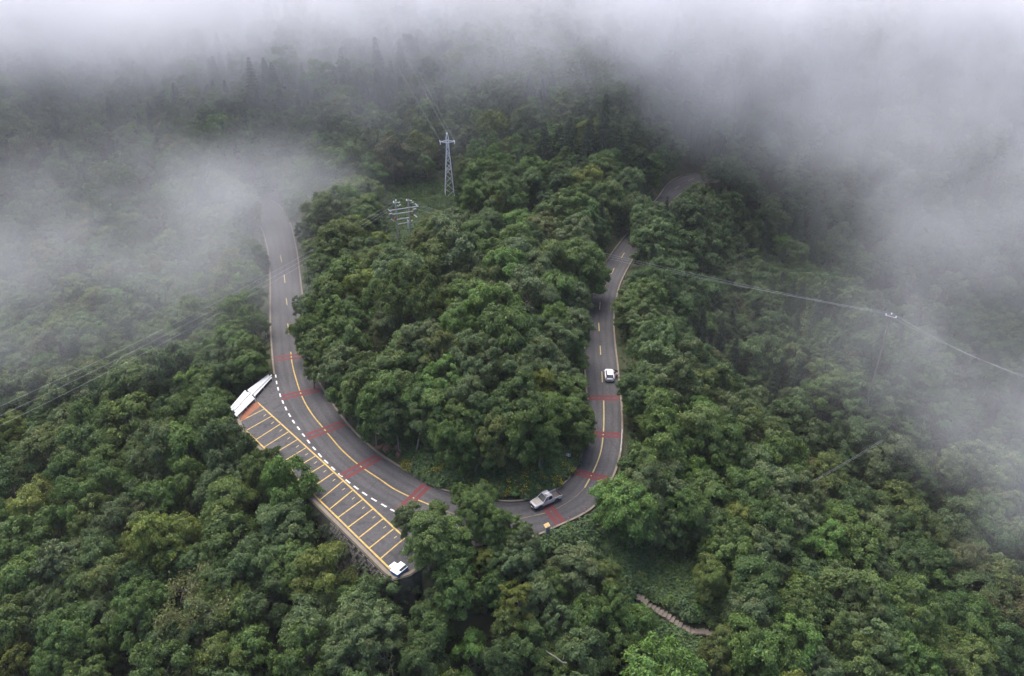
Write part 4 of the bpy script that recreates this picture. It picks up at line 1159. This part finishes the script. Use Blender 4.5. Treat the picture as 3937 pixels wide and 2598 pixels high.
    MB().box((2.44, 0, .50), (.20, 1.62, .24)).build('front_bumper', M['plastic'], t, bevel=.05)
    MB().box((2.40, 0, .74), (.06, .80, .16)).build('grille', M['plastic'], t)
    MB().box((2.545, .05, .50), (.012, .44, .14)).build('number_plate', M['plate'], t)
    MB().box((-2.50, 0, .48), (.14, 1.5, .14)).build('rear_bumper', M['plastic'], t, bevel=.02)
    return t, c, a
truck, tc_, ta = pickup()

def suv():
    rb, fb = G(2344, 1472), G(2339.5, 1424)
    d = (fb - rb); d.z = 0; a = math.atan2(d.y, d.x)
    fwd = Vector((math.cos(a), math.sin(a), 0))
    c = rb + fwd * 2.12
    t = empty('hatchback_car', (c.x, c.y, 0.004), a)
    tag(t, 'white hatchback car stopped at the kerb with a door open', 'car')
    hw = .88
    S = [sec(-2.12, .70, .34, .72, .80, .62), sec(-2.0, .82, .28, .88, .97, .70), sec(-1.55, hw, .26, .96, 1.04, .76), sec(-.2, hw, .24, .93, 1.0, .78), sec(.85, hw, .24, .92, .99, .76), sec(1.5, hw - .02, .26, .84, .93, .70), sec(1.95, hw - .10, .28, .72, .82, .62), sec(2.12, hw - .26, .32, .60, .68, .50)]
    MB().loft(S).build('body', M['car_white'], t, smooth=False, bevel=.04)
    quad([(.95, -.66, .985), (1.9, -.56, .845), (1.9, .56, .845), (.95, .66, .985)], M['car_white'], 'bonnet', t, .015)
    b0 = [(.95, -.74, .97), (.95, .74, .97), (-1.95, .70, .97), (-1.95, -.70, .97)]
    b1 = [(.18, -.58, 1.52), (.18, .58, 1.52), (-1.42, .54, 1.53), (-1.42, -.54, 1.53)]
    MB().add(b0 + b1, [(3, 2, 1, 0), (4, 5, 6, 7), (0, 1, 5, 4), (1, 2, 6, 5), (2, 3, 7, 6), (3, 0, 4, 7)]).build('cabin', M['plastic'], t, bevel=.03)
    quad(inset([b0[0], b0[1], b1[1], b1[0]], (.05, .95), (.05, .95)), M['glass'], 'windscreen', t)
    quad(inset([b0[2], b0[3], b1[3], b1[2]], (.10, .90), (.12, .92)), M['glass_rear'], 'rear_window', t)
    MB().loft([[(.24, -.55, 1.53), (.24, .55, 1.53), (.24, .50, 1.56), (.24, -.50, 1.56)], [(-.5, -.58, 1.55), (-.5, .58, 1.55), (-.5, .52, 1.60), (-.5, -.52, 1.60)], [(-1.52, -.55, 1.53), (-1.52, .55, 1.53), (-1.52, .49, 1.575), (-1.52, -.49, 1.575)]]).build('roof', M['car_white'], t, bevel=.015)
    MB().box((-1.56, 0, 1.535), (.16, 1.04, .03)).build('spoiler', M['car_white'], t, bevel=.01)
    for sgn in (1, -1):
        sd_ = [b0[2], b0[1], b1[1], b1[2]] if sgn > 0 else [b0[3], b0[0], b1[0], b1[3]]
        for xr, u, front in (((-.02, .92), (.50, .90), True), ((-1.1, -.06), (.20, .47), False)):
            if front and sgn < 0:
                dr = empty('door', (.92, -hw - .01, 0)); dr.parent = t; dr.rotation_euler = (0, 0, R(58))
                MB().box((-.48, 0, .64), (.94, .06, .62)).build('door_panel', M['car_white'], dr, bevel=.02)
                MB().box((-.48, .035, .64), (.86, .02, .52)).build('door_trim', M['plastic'], dr)
                MB().box((-.46, 0, 1.18), (.80, .03, .42)).build('window', M['glass'], dr)
                continue
            dr = MB().box(((xr[0] + xr[1]) / 2, sgn * (hw + .003), .64), (xr[1] - xr[0], .02, .52)).build('door', M['car_white'], t)
            ip = inset(sd_, u, (.14, .88))
            quad(ip if sgn < 0 else ip[::-1], M['glass'], 'window', dr)
            MB().box((xr[0] + .12, sgn * (hw + .02), .82), (.14, .02, .03)).build('handle', M['car_white'], dr)
        MB().box((.78, sgn * (hw + .09), 1.02), (.12, .18, .12)).build('mirror', M['car_white'], t, bevel=.02)
        for x in (1.32, -1.30):
            MB().lathe([(.39, -.012), (.39, .012)], 22, (x, sgn * (hw + .002), .38), 'Y').build('wheel_arch', M['plastic'], t)
            wheel(t, x, sgn * .80, .33, M['alloy'])
        MB().box((-1.96, sgn * .66, .93), (.22, .20, .16), sgn * .25).build('tail_light', M['lamp_smoke'], t, bevel=.02)
        MB().box((-2.06, sgn * .60, .74), (.08, .18, .07)).build('reflector', M['lamp_red'], t)
        MB().box((1.98, sgn * .56, .68), (.2, .22, .11), -sgn * .35).build('headlight', M['lamp_clear'], t)
    MB().box((-2.09, 0, .42), (.14, 1.50, .22)).build('rear_bumper', M['plastic'], t, bevel=.03)
    MB().box((-2.165, 0, .39), (.02, 1.30, .07)).build('bumper_strip', M['galv'], t)
    MB().box((-2.125, 0, .66), (.02, .44, .13)).build('number_plate', M['plate'], t)
    return t, c, a
car, cc_, ca_ = suv()

# ------------------------------------------------------------------ people
def figure(name, verts, edges, radii, mats_by_vert, root=0):
    """one continuous body grown along the joints; colour areas chosen per nearest joint"""
    me = bpy.data.meshes.new(name)
    me.from_pydata(verts, edges, [])
    o = bpy.data.objects.new(name, me); COL.objects.link(o)
    m = o.modifiers.new('skin', 'SKIN'); m.use_smooth_shade = True
    for i, r_ in enumerate(radii):
        me.skin_vertices[0].data[i].radius = (r_, r_) if not isinstance(r_, tuple) else r_
    me.skin_vertices[0].data[root].use_root = True
    ss = o.modifiers.new('smooth', 'SUBSURF'); ss.levels = 1; ss.render_levels = 1
    dg = bpy.context.evaluated_depsgraph_get()
    new = bpy.data.meshes.new_from_object(o.evaluated_get(dg))
    o.modifiers.clear(); o.data = new
    names = sorted(set(mats_by_vert))
    new.materials.clear()
    for n_ in names: new.materials.append(M[n_])
    V = np.array(verts)
    for p in new.polygons:
        k = int(np.argmin(np.linalg.norm(V - np.array(p.center), axis=1)))
        p.material_index = names.index(mats_by_vert[k])
        p.use_smooth = True
    return o
def hair_cap(parent, c, r):
    mb = MB()
    prof = [(r * 1.02 * math.cos(a), r * 1.08 * math.sin(a)) for a in np.linspace(-.15, 1.5, 6)]
    mb.lathe(prof, 12, c)
    mb.build('hair', M['hair'], parent, smooth=True)
def arm(base, el, wr, f):
    """joints of an arm with a five-fingered hand; returns verts, edges (relative), radii, materials"""
    el, wr = Vector(el), Vector(wr)
    d = (wr - el).normalized(); s_ = d.orthogonal().normalized()
    palm = wr + d * .08
    vs_ = [tuple(el), tuple(wr), tuple(palm)]; ed = [(0, 1), (1, 2)]
    rr_ = [.043, .03, .036]; mt = [f, 'skin', 'skin']
    for k, L in enumerate((.07, .085, .08, .065)):
        q_ = palm + d * L + s_ * (k - 1.5) * .024
        vs_.append(tuple(q_)); ed.append((2, len(vs_) - 1)); rr_.append(.010); mt.append('skin')
    q_ = wr + d * .05 + s_ * .07
    vs_.append(tuple(q_)); ed.append((1, len(vs_) - 1)); rr_.append(.011); mt.append('skin')
    return vs_, ed, rr_, mt
def assemble(core, arms, name):
    V, E, Rr, Mt = list(core[0]), list(core[1]), list(core[2]), list(core[3])
    for sh, (v, e, r_, m) in arms:
        b = len(V); V += v; Rr += r_; Mt += m
        E.append((sh, b)); E += [(i + b, j + b) for i, j in e]
    return figure(name, V, E, Rr, Mt)
# passer-by bending down beside the open car door, facing the car (+x)
V = [(-.05, 0, .62), (.06, 0, .82), (.16, 0, 1.02), (.21, 0, 1.10), (.27, 0, 1.20), (.29, 0, 1.30), (.15, .17, 1.03), (.15, -.17, 1.03),
     (-.05, .10, .60), (.16, .12, .36), (0, .12, .07), (.13, .13, .04), (-.05, -.10, .60), (.14, -.12, .35), (-.03, -.12, .07), (.10, -.13, .04)]
E = [(0, 1), (1, 2), (2, 3), (3, 4), (4, 5), (2, 6), (2, 7), (0, 8), (8, 9), (9, 10), (10, 11), (0, 12), (12, 13), (13, 14), (14, 15)]
Rr = [.18, .20, .19, .06, .095, .085, .065, .065, .10, .065, .045, .04, .10, .065, .045, .04]
Mt = ['pink', 'pink', 'pink', 'skin', 'skin', 'skin', 'pink', 'pink', 'trousers', 'trousers', 'trousers', 'rubber', 'trousers', 'trousers', 'trousers', 'rubber']
pp = assemble((V, E, Rr, Mt), [(6, arm(0, (.30, .22, .86), (.46, .18, .72), 'pink')), (7, arm(0, (.30, -.22, .84), (.46, -.16, .72), 'pink'))], 'person')
pg = G(2372, 1452)
pp.location = (pg.x, pg.y, .0); pp.rotation_euler = (0, 0, R(168))
tag(pp, 'person in a pink and white top bending beside the white car', 'person')
hair_cap(pp, (.275, 0, 1.25), .115)
# driver seated in the pickup
V = [(0, 0, .0), (-.03, 0, .22), (-.05, 0, .42), (-.04, 0, .52), (-.03, 0, .61), (-.02, 0, .70), (-.05, .18, .43), (-.05, -.18, .43), (.05, .1, .0), (.42, .11, .06), (.55, .11, -.30), (.05, -.1, .0), (.42, -.11, .06), (.55, -.11, -.30)]
E = [(0, 1), (1, 2), (2, 3), (3, 4), (4, 5), (2, 6), (2, 7), (0, 8), (8, 9), (9, 10), (0, 11), (11, 12), (12, 13)]
Rr = [.14, .14, .15, .055, .09, .08, .065, .065, .09, .065, .05, .09, .065, .05]
Mt = ['trousers', 'red_cloth', 'red_cloth', 'skin', 'skin', 'skin', 'red_cloth', 'red_cloth', 'trousers', 'trousers', 'trousers', 'trousers', 'trousers', 'trousers']
dv = assemble((V, E, Rr, Mt), [(6, arm(0, (.18, .24, .22), (.42, .12, .34), 'red_cloth')), (7, arm(0, (.18, -.24, .22), (.42, -.12, .34), 'red_cloth'))], 'person')
seat_p = tc_ + Vector((math.cos(ta) * .30 - math.sin(ta) * .40, math.sin(ta) * .30 + math.cos(ta) * .40, 0))
dv.location = (seat_p.x, seat_p.y, .74); dv.rotation_euler = (0, 0, ta)
tag(dv, 'driver in a red shirt seated in the pickup', 'person')
hair_cap(dv, (-.03, 0, .655), .105)

# ------------------------------------------------------------------ roadside furniture
def post_sign(px, py, label):
    g, _ = hit(px, py, .05)
    t = empty('road_sign', tuple(g), R(-18)); tag(t, label, 'sign')
    MB().tube([(0, 0, -.3), (0, 0, 2.3)], .045, 8).build('post', M['galv'], t)
    MB().box((0, .055, 1.95), (.78, .03, .62)).build('board', M['sign_grey'], t)
    for z in (1.8, 2.1): MB().box((0, .02, z), (.70, .03, .05)).build('bracket', M['galv'], t)
post_sign(2183, 1787, 'small grey road sign on a post among the flowering weeds')
def delineator(px, py, label):
    g = G(px, py); t = empty('marker_post', (g.x, g.y, 0)); tag(t, label, 'bollard', 'red and white marker posts on the kerb')
    MB().lathe([(.12, 0), (.12, .03), (.07, .05)], 12).build('base', M['rubber'], t)
    for k in range(5): MB().lathe([(.065, .05 + k * .17), (.065, .05 + (k + .97) * .17)], 10).build('band', M['red_band'] if k % 2 == 0 else M['white_band'], t)
delineator(2248, 1966, 'red and white marker post on the outer kerb nearer the clear road')
delineator(2185, 2002, 'red and white marker post on the outer kerb nearer the yellow board')
g = G(2103, 2046); t = empty('notice_board', (g.x, g.y - .4, hgt(g.x, g.y - .4)), R(35)); tag(t, 'yellow-topped board on a grey-blue post at the outer kerb', 'sign')
MB().box((0, 0, .75), (.34, .22, 1.9)).build('post', M['sign_blue'], t, bevel=.02)
bd_ = MB().box((0, 0, 0), (.85, .60, .05)).build('board', M['sign_yellow'], t, bevel=.01); bd_.location = (0, .1, 1.75); bd_.rotation_euler = (R(28), 0, 0)
# short guard rail
ga, gb = G(2391, 1662), G(2385, 1748)
t = empty('guard_rail', tuple(ga)); tag(t, 'short white steel guard rail on the outer kerb of the clear road', 'guardrail')
dg_ = gb - ga; nrm_ = Vector((-dg_.y, dg_.x, 0)).normalized()
secs = []
for p in (Vector((0, 0, 0)), dg_):
    secs.append([tuple(p + nrm_ * o_ + Vector((0, 0, z_))) for o_, z_ in ((0, .45), (.05, .50), (.0, .58), (.05, .68), (0, .74), (-.02, .74), (.02, .68), (-.03, .58), (.02, .50), (-.02, .45))])
MB().loft(secs).build('rail', M['sheet_white'], t)
for k in range(4):
    p = dg_ * ((k + .3) / 3.7)
    MB().box((p.x + .06 * nrm_.x, p.y + .06 * nrm_.y, .30), (.09, .09, .86)).build('post', M['galv'], t)
# slim roadside post by the foggy arm
g, _ = hit(1026, 1300, .1); t = empty('lamp_post', tuple(g)); tag(t, 'slim grey post with a small head beside the foggy road', 'post')
MB().tube([(0, 0, -.3), (0, 0, 1.7)], .05, 8).build('pole', M['galv'], t)
MB().box((-.12, 0, 1.72), (.42, .22, .10)).build('head', M['galv'], t, bevel=.02)

# ------------------------------------------------------------------ power line structures
def insul(mb_parent, p, d, n=4, r=.13, L=.5):
    """a string of white discs from p along d"""
    d = Vector(d).normalized(); p = Vector(p)
    mb = MB()
    pts, rad = [], []
    for k in range(n):
        f0 = k / n
        for f, q_ in ((f0, .04), (f0 + .25 / n, r), (f0 + .5 / n, r), (f0 + .75 / n, .04)):
            pts.append(p + d * L * f); rad.append(q_)
    mb.tube(pts, rad, 8)
    return mb.build('insulator', M['porcelain'], mb_parent)
# twin-pole switch frame
gp, tp = hit(1532, 930, 0.0)
hf = empty('twin_pole_frame', tuple(gp), R(30)); tag(hf, 'twin concrete power poles joined by cross-beams on the mound', 'power pole')
def top_for(x, y, py):                            # height whose image is at row py
    v = (py - CY) / F
    # dep*v' relation: solve z for given row
    k = v
    dz = -y * (SP + k * CP) / (CP - k * SP)
    return CAM_H + dz
zt = top_for(gp.x, gp.y, 772) - gp.z
SPN = 3.7
for x in (0, SPN): MB().tube([(x, 0, -4), (x, 0, zt)], [.26, .17], 10).build('pole', M['pole_concrete'], hf)
zs_ = [zt - 2.3, zt - 3.5, zt - 5.1, zt - 6.4]
for i, (z, x0, x1, m_) in enumerate(((zs_[0], -2.1, SPN + 2.3, 'galv'), (zs_[1], -1.6, SPN + 1.7, 'galv'), (zs_[2], 0, SPN, 'galv'), (zs_[3], 0, SPN, 'galv'))):
    MB().box(((x0 + x1) / 2, -.22, z), (x1 - x0, .10, .20 if i < 3 else .12)).build('cross_beam', M[m_], hf)
MB().box((.1, 0, zt - .5), (1.5, .10, .12)).build('top_arm', M['galv'], hf)
MB().box((SPN, 0, zt - .4), (1.2, .10, .12)).build('top_arm', M['galv'], hf)
for x, z, d in [(-2.2, zs_[0] + .35, (-.3, -.8, .1)), (-1.9, zs_[0] + .05, (-.3, -.8, .1)), (-1.6, zs_[0] - .25, (-.3, -.8, .1)), (SPN + 1.7, zs_[0] + .75, (.5, -.6, .1)), (SPN + 2.0, zs_[0] + .4, (.5, -.6, .1)), (SPN + 2.3, zs_[0] + .05, (.5, -.6, .1)),
                (-1.5, zs_[2] + .4, (-.4, -.7, 0)), (-1.2, zs_[2] + .1, (-.4, -.7, 0)), (-.9, zs_[2] - .2, (-.4, -.7, 0)), (SPN + 1.2, zs_[2] + .55, (.5, -.6, 0)), (SPN + 1.5, zs_[2] + .25, (.5, -.6, 0)), (SPN + 1.8, zs_[2] - .05, (.5, -.6, 0)),
                (-.6, zt - .3, (0, -.3, 1)), (.1, zt, (0, -.2, 1)), (.75, zt - .5, (.6, -.6, .3)), (.3, zt - 1.3, (.7, -.5, -.1)), (1.0, zt - 1.3, (.3, -.5, .6)), (SPN - .5, zt - .3, (-.3, -.4, .8)), (SPN + .5, zt - .5, (.7, -.5, .3)), (SPN + .9, zt - 1.0, (.7, -.5, .2)), (SPN - .6, zs_[3] + .3, (0, -.3, 1)), (SPN + .4, zs_[3] + .2, (.4, -.5, .7))]:
    insul(hf, (x, -.25, z), d)
MB().box((-1.7, -.3, zs_[1] - .1), (.8, .6, .9)).build('switch_box', M['sign_grey'], hf, bevel=.03)
MB().box((SPN + 1.6, -.3, zs_[1] + .2), (.9, .6, .8)).build('switch_box', M['sign_grey'], hf, bevel=.03)
MB().box((-.45, -.3, zs_[2] + .35), (.40, .3, .8)).build('fuse_carrier', M['rust_red'], hf)
MB().box((SPN + .65, -.3, zs_[2] + .7), (.40, .3, .7)).build('fuse_carrier', M['rust_red'], hf)
MB().tube([(SPN - .75, -.3, zs_[3] + .9), (SPN - .85, -.3, zs_[3] - 1.6)], .09, 8).build('cable_end', M['porcelain'], hf)
MB().tube([(SPN - .45, -.3, zs_[3] + .5), (SPN - .55, -.3, zs_[3] - 1.8)], .09, 8).build('cable_end', M['porcelain'], hf)
HM = Matrix.Translation(gp) @ Matrix.Rotation(R(30), 4, 'Z')

# lattice tower
gq, tq = hit(1729, 758, 0.0)
py_ = empty('lattice_pylon', tuple(gq), R(8)); tag(py_, 'slender steel lattice pylon standing in the mist', 'pylon')
ZT = top_for(gq.x, gq.y, 515) - gq.z
def half(z): return .40 + (1.55 - .40) * max(0, 1 - z / (ZT * .80))
lv = [0] + [ZT * f for f in (.13, .25, .36, .46, .55, .63, .70, .765, .82, .88, .94)]
for sx, sy in ((-1, -1), (1, -1), (1, 1), (-1, 1)):
    MB().tube([(sx * half(z), sy * half(z), z if z > 0 else -.8) for z in lv] + [(sx * .12, sy * .12, ZT)], .11, 5).build('leg', M['galv'], py_)
cr4 = [(-1, -1), (1, -1), (1, 1), (-1, 1)]
for i in range(len(lv) - 1):
    for k in range(4):
        a, b = cr4[k], cr4[(k + 1) % 4]
        z0, z1 = lv[i], lv[i + 1]
        if (i + k) % 2: a, b = b, a
        MB().tube([(a[0] * half(z0), a[1] * half(z0), z0), (b[0] * half(z1), b[1] * half(z1), z1)], .06, 4).build('brace', M['galv'], py_)
        if i in (3, 6, 8): MB().tube([(a[0] * half(z1), a[1] * half(z1), z1), (b[0] * half(z1), b[1] * half(z1), z1)], .06, 4).build('brace', M['galv'], py_)
za = ZT * .885
arm_ = MB()
for sy in (-.38, .38):
    for z in (za - .25, za + .35):
        arm_.tube([(-2.3, 0, za), (-.4, sy, z), (.4, sy, z), (2.3, 0, za)], .08, 5)
arm_.build('cross_arm', M['galv'], py_)
tops = []
for x, z in ((-2.25, za), (2.25, za), (-.05, ZT)):
    insul(py_, (x, -.05, z), (0, .1, -1) if z < ZT else (.2, -.1, 1), 5, .16, .9 if z < ZT else .5)
    insul(py_, (x, .05, z + .05), (-.2, .9, .15), 5, .16, .8)
    tops.append(Matrix.Translation(gq) @ Matrix.Rotation(R(8), 4, 'Z') @ Vector((x, .8, z + .2)))

# small pole across the valley
p3 = AT(3428, 1208, 150)
g3 = Vector((p3.x, p3.y, hgt(p3.x, p3.y))); PH = p3.z - g3.z
sp_ = empty('power_pole', tuple(g3), R(-40)); tag(sp_, 'distant single power pole with white insulators across the valley', 'power pole')
MB().tube([(0, 0, -1), (0, 0, PH)], [.24, .12], 8).build('pole', M['bark'], sp_)
MB().box((0, -.1, PH - .5), (2.2, .1, .1)).build('cross_arm', M['galv'], sp_)
for x, z in ((-1.0, PH - .45), (1.0, PH - .45), (0, PH)): insul(sp_, (x, -.1, z), (0, 0, 1), 3, .14, .4)
print('far pole height', PH)
PM = Matrix.Translation(g3) @ Matrix.Rotation(R(-40), 4, 'Z')

def cable(a, b, sag, label, group, r=.018):
    a, b = Vector(a), Vector(b)
    pts = []
    for k in range(25):
        f = k / 24
        p = a.lerp(b, f); p.z -= 4 * sag * f * (1 - f)
        pts.append(p)
    o = MB().tube([p - a for p in pts], r, 5).build('power_line', M['cable'])
    o.location = a
    tag(o, label, 'cable', group)
ends = [(-200, 1650), (-200, 1690), (-200, 1730)]
wrd = ['uppermost', 'middle', 'lowest']
for k, (px, py) in enumerate(ends):
    a = HM @ Vector(((-.6, .1, -1.9)[k], -.5, (zt + .1, zt - .5, zs_[0] + .2)[k]))
    cable(a, AT(px, py, 122 + k), 2.2, f'{wrd[k]} of the three power lines running from the twin poles into the fog', 'power lines crossing the foggy arm')
for k in range(3):
    a = HM @ Vector((SPN + (.5, .4, .2)[k], -.4, (zt - .9, zt - 1.2, zs_[0] + .2)[k]))
    b = PM @ Vector(((-1, 1, 0)[k], -.1, (PH - .05, PH - .05, PH + .4)[k]))
    cable(a, b, 1.4 + .35 * k, f'{wrd[k]} of the three power lines spanning the clear road', 'power lines spanning the valley')
    cable(b, AT(4150 + 20 * k, 1505 + 14 * k, 128), 1.6, f'{wrd[k]} of the three power lines from the distant pole past the frame', 'power lines beyond the distant pole')
for k in range(3):
    a = tops[k]
    cable(a, AT((1425, 1515, 1490)[k], (60, 80, 70)[k], 268), .6, ('lower', 'second', 'top')[k] + ' power line climbing from the pylon into the cloud', 'power lines above the pylon', .022)
for k in range(2):
    cable(AT(3110 + 12 * k, 1855, 116), AT(3390 + 10 * k, 1690, 138), .3, ('upper', 'lower')[k] + ' thin wire slung between the trees of the valley slope', 'thin wires over the valley slope', .012)

# bare limb poking out of a crown, by the bottom edge
p, t_ = hit(2165, 2535, 9.0)
lb = MB().tube([(.5, .8, -1.6), (-.1, .1, -.6)], [.09, .07], 6)
lb.tube([(-.1, .1, -.6), (-.9, .3, .1), (-1.8, .5, .6), (-2.0, .5, .9)], [.07, .06, .045, .02], 6).tube([(0, 0, .0), (.1, .1, .7)], [.05, .02], 5)
o = lb.build('dead_branch', M['dead_wood']); o.location = AT(2165, 2535, t_ - 2.2)
tag(o, 'bare pale dead branch sticking out of the bottom trees', 'branch')

# bare red earth on the cut bank
eb = []
for px, py in [(1430, 1715), (1470, 1735), (1530, 1770), (1560, 1790), (1545, 1755), (1560, 1715), (1540, 1700), (1500, 1715), (1470, 1700)]:
    p_, _ = hit(px, py, .25); eb.append(p_)
cen = sum(eb, Vector()) / len(eb)
vs_ = [cen] + eb
tri = []
for ring in range(1, 4):
    pass
mbk = MB()
N_ = len(eb); rows = 5
grid = [[cen.lerp(eb[k], r_ / rows) for k in range(N_)] for r_ in range(rows + 1)]
vv_, ff_ = [], []
for r_ in range(rows + 1):
    for k in range(N_):
        p_ = grid[r_][k]; z_ = max(hgt(p_.x, p_.y) + .12 + random.uniform(0, .12), p_.z - 10) if r_ < rows else hgt(p_.x, p_.y) - .1
        vv_.append((p_.x, p_.y, z_))
for r_ in range(rows):
    for k in range(N_): ff_.append((r_ * N_ + k, r_ * N_ + (k + 1) % N_, (r_ + 1) * N_ + (k + 1) % N_, (r_ + 1) * N_ + k))
mbk.add(vv_, ff_).build('bare_earth', M['red_soil'], ground)

# ------------------------------------------------------------------ air: even haze and low cloud
hx0, hx1, hy0, hy1, hz0, hz1 = gx[0] - 5, gx[-1] + 5, gy[0] - 5, gy[-1] + 5, HH.min() - 1, max(HH.max() + 28, CAM_H + 35)
hz = MB().box(((hx0 + hx1) / 2, (hy0 + hy1) / 2, (hz0 + hz1) / 2), (hx1 - hx0, hy1 - hy0, hz1 - hz0)).build('haze', M['soil'])
hm = bpy.data.materials.new('haze'); hm.use_nodes = True
nt = hm.node_tree; nt.nodes.clear()
out = nt.nodes.new('ShaderNodeOutputMaterial'); pv = nt.nodes.new('ShaderNodeVolumePrincipled')
pv.inputs['Color'].default_value = (.90, .92, .95, 1); pv.inputs['Density'].default_value = .00010; pv.inputs['Anisotropy'].default_value = .0
nt.links.new(pv.outputs[0], out.inputs['Volume'])
hz.data.materials.clear(); hz.data.materials.append(hm)
tag(hz, 'thin pale mist over the whole mountainside', kind='stuff')

def fog_material(name, dens, seed, scale=.028, cover=.5, tone=(.955, .96, .985)):
    m = bpy.data.materials.new(name); m.use_nodes = True
    nt = m.node_tree; nt.nodes.clear()
    out = nt.nodes.new('ShaderNodeOutputMaterial'); pv = nt.nodes.new('ShaderNodeVolumePrincipled')
    pv.inputs['Color'].default_value = (*tone, 1)
    tc = nt.nodes.new('ShaderNodeTexCoord')
    ln = nt.nodes.new('ShaderNodeVectorMath'); ln.operation = 'LENGTH'; nt.links.new(tc.outputs['Object'], ln.inputs[0])
    fall = nt.nodes.new('ShaderNodeMapRange'); fall.interpolation_type = 'SMOOTHSTEP'
    fall.inputs['From Min'].default_value = 1.0; fall.inputs['From Max'].default_value = .25
    nt.links.new(ln.outputs['Value'], fall.inputs['Value'])
    geo = nt.nodes.new('ShaderNodeNewGeometry')
    ad = nt.nodes.new('ShaderNodeVectorMath'); ad.operation = 'ADD'; ad.inputs[1].default_value = (seed * 137.0, seed * 71.0, seed * 29.0)
    nt.links.new(geo.outputs['Position'], ad.inputs[0])
    nz = nt.nodes.new('ShaderNodeTexNoise'); nz.inputs['Scale'].default_value = scale; nz.inputs['Detail'].default_value = 6; nz.inputs['Roughness'].default_value = .60; nz.inputs['Distortion'].default_value = .6
    nt.links.new(ad.outputs[0], nz.inputs['Vector'])
    mr = nt.nodes.new('ShaderNodeMapRange'); mr.interpolation_type = 'SMOOTHSTEP'
    mr.inputs['From Min'].default_value = cover - .13; mr.inputs['From Max'].default_value = cover + .17; mr.inputs['To Min'].default_value = .10
    nt.links.new(nz.outputs['Fac'], mr.inputs['Value'])
    m1 = nt.nodes.new('ShaderNodeMath'); m1.operation = 'MULTIPLY'; nt.links.new(fall.outputs[0], m1.inputs[0]); nt.links.new(mr.outputs[0], m1.inputs[1])
    m2 = nt.nodes.new('ShaderNodeMath'); m2.operation = 'MULTIPLY'; m2.inputs[1].default_value = dens; nt.links.new(m1.outputs[0], m2.inputs[0])
    nt.links.new(m2.outputs[0], pv.inputs['Density'])
    nt.links.new(pv.outputs[0], out.inputs['Volume'])
    return m
def fog(px, py, t, radii, dens, cover, label, scale=.028):
    bm = bmesh.new(); bmesh.ops.create_icosphere(bm, subdivisions=3, radius=1.0)
    me = bpy.data.meshes.new('fog_bank'); bm.to_mesh(me); bm.free()
    fog.n += 1
    me.materials.append(fog_material('fog_bank', dens, fog.n, scale, cover))
    o = bpy.data.objects.new('fog_bank', me); COL.objects.link(o)
    o.location = AT(px, py, t); o.scale = radii
    tag(o, label, kind='stuff')
fog.n = 0
fog(300, 800, 178, (76, 44, 30), .0078, .49, 'mist drifting over the slope beside the foggy arm', .042)
fog(40, 1150, 152, (62, 42, 22), .0076, .47, 'low mist at the frame edge above the outer slope', .042)
fog(800, 1130, 158, (34, 36, 18), .0085, .46, 'low mist beside the foggy arm of the road', .048)
fog(1010, 770, 197, (42, 32, 24), .0140, .43, 'mist swallowing the far end of the foggy arm', .042)
fog(3750, 640, 190, (66, 70, 42), .0105, .46, 'dense mist filling the valley beyond the distant pole', .036)
fog(2960, 420, 245, (66, 40, 30), .0095, .45, 'mist rolling over the far bend of the road', .040)
fog(3850, 1350, 132, (46, 44, 28), .0085, .49, 'mist at the frame edge above the valley slope', .045)
fog(3250, 1250, 150, (48, 40, 22), .0012, .44, 'faint haze lying in the valley beside the clear road', .040)
fog(4050, 1800, 112, (26, 34, 22), .0090, .48, 'thin mist low at the frame edge over the valley trees', .055)
fog(1350, 520, 232, (80, 30, 26), .0050, .46, 'thin mist round the pylon and the twin poles', .042)

def cloud_bank():
    o = MB().box((0, 0, 0), (2, 2, 2)).build('cloud_bank', M['soil'])
    o.location = (0, 280, 54); o.scale = (330, 75, 44)
    m = fog_material('cloud_bank', .052, 23, .032, .48, (.89, .895, .925))
    nt = m.node_tree
    tc = [n for n in nt.nodes if n.type == 'TEX_COORD'][0]
    sp = nt.nodes.new('ShaderNodeSeparateXYZ'); nt.links.new(tc.outputs['Object'], sp.inputs[0])
    def ramp(sock, a, b):
        r_ = nt.nodes.new('ShaderNodeMapRange'); r_.interpolation_type = 'SMOOTHSTEP'
        r_.inputs['From Min'].default_value = a; r_.inputs['From Max'].default_value = b
        nt.links.new(sock, r_.inputs['Value']); return r_.outputs[0]
    rz = ramp(sp.outputs['Z'], -.95, .5)       # thicker with height
    ry = ramp(sp.outputs['Y'], -1.0, .35)        # and with distance up the slope
    mu = nt.nodes.new('ShaderNodeMath'); mu.operation = 'MULTIPLY'; nt.links.new(rz, mu.inputs[0]); nt.links.new(ry, mu.inputs[1])
    rt = ramp(sp.outputs['Z'], 1.0, .55)          # open top lets the light in
    m3 = nt.nodes.new('ShaderNodeMath'); m3.operation = 'MULTIPLY'; nt.links.new(mu.outputs[0], m3.inputs[0]); nt.links.new(rt, m3.inputs[1])
    m1 = [n for n in nt.nodes if n.type == 'MATH' and n.inputs[0].is_linked and n.inputs[1].is_linked and n not in (mu, m3)][0]
    nt.links.new(m3.outputs[0], m1.inputs[0])
    # always some veil between the denser folds
    mr = m1.inputs[1].links[0].from_node
    mr.inputs['To Min'].default_value = .26
    o.data.materials.clear(); o.data.materials.append(m)
    tag(o, 'white cloud base resting on the forested mountainside along the top', kind='stuff')
cloud_bank()
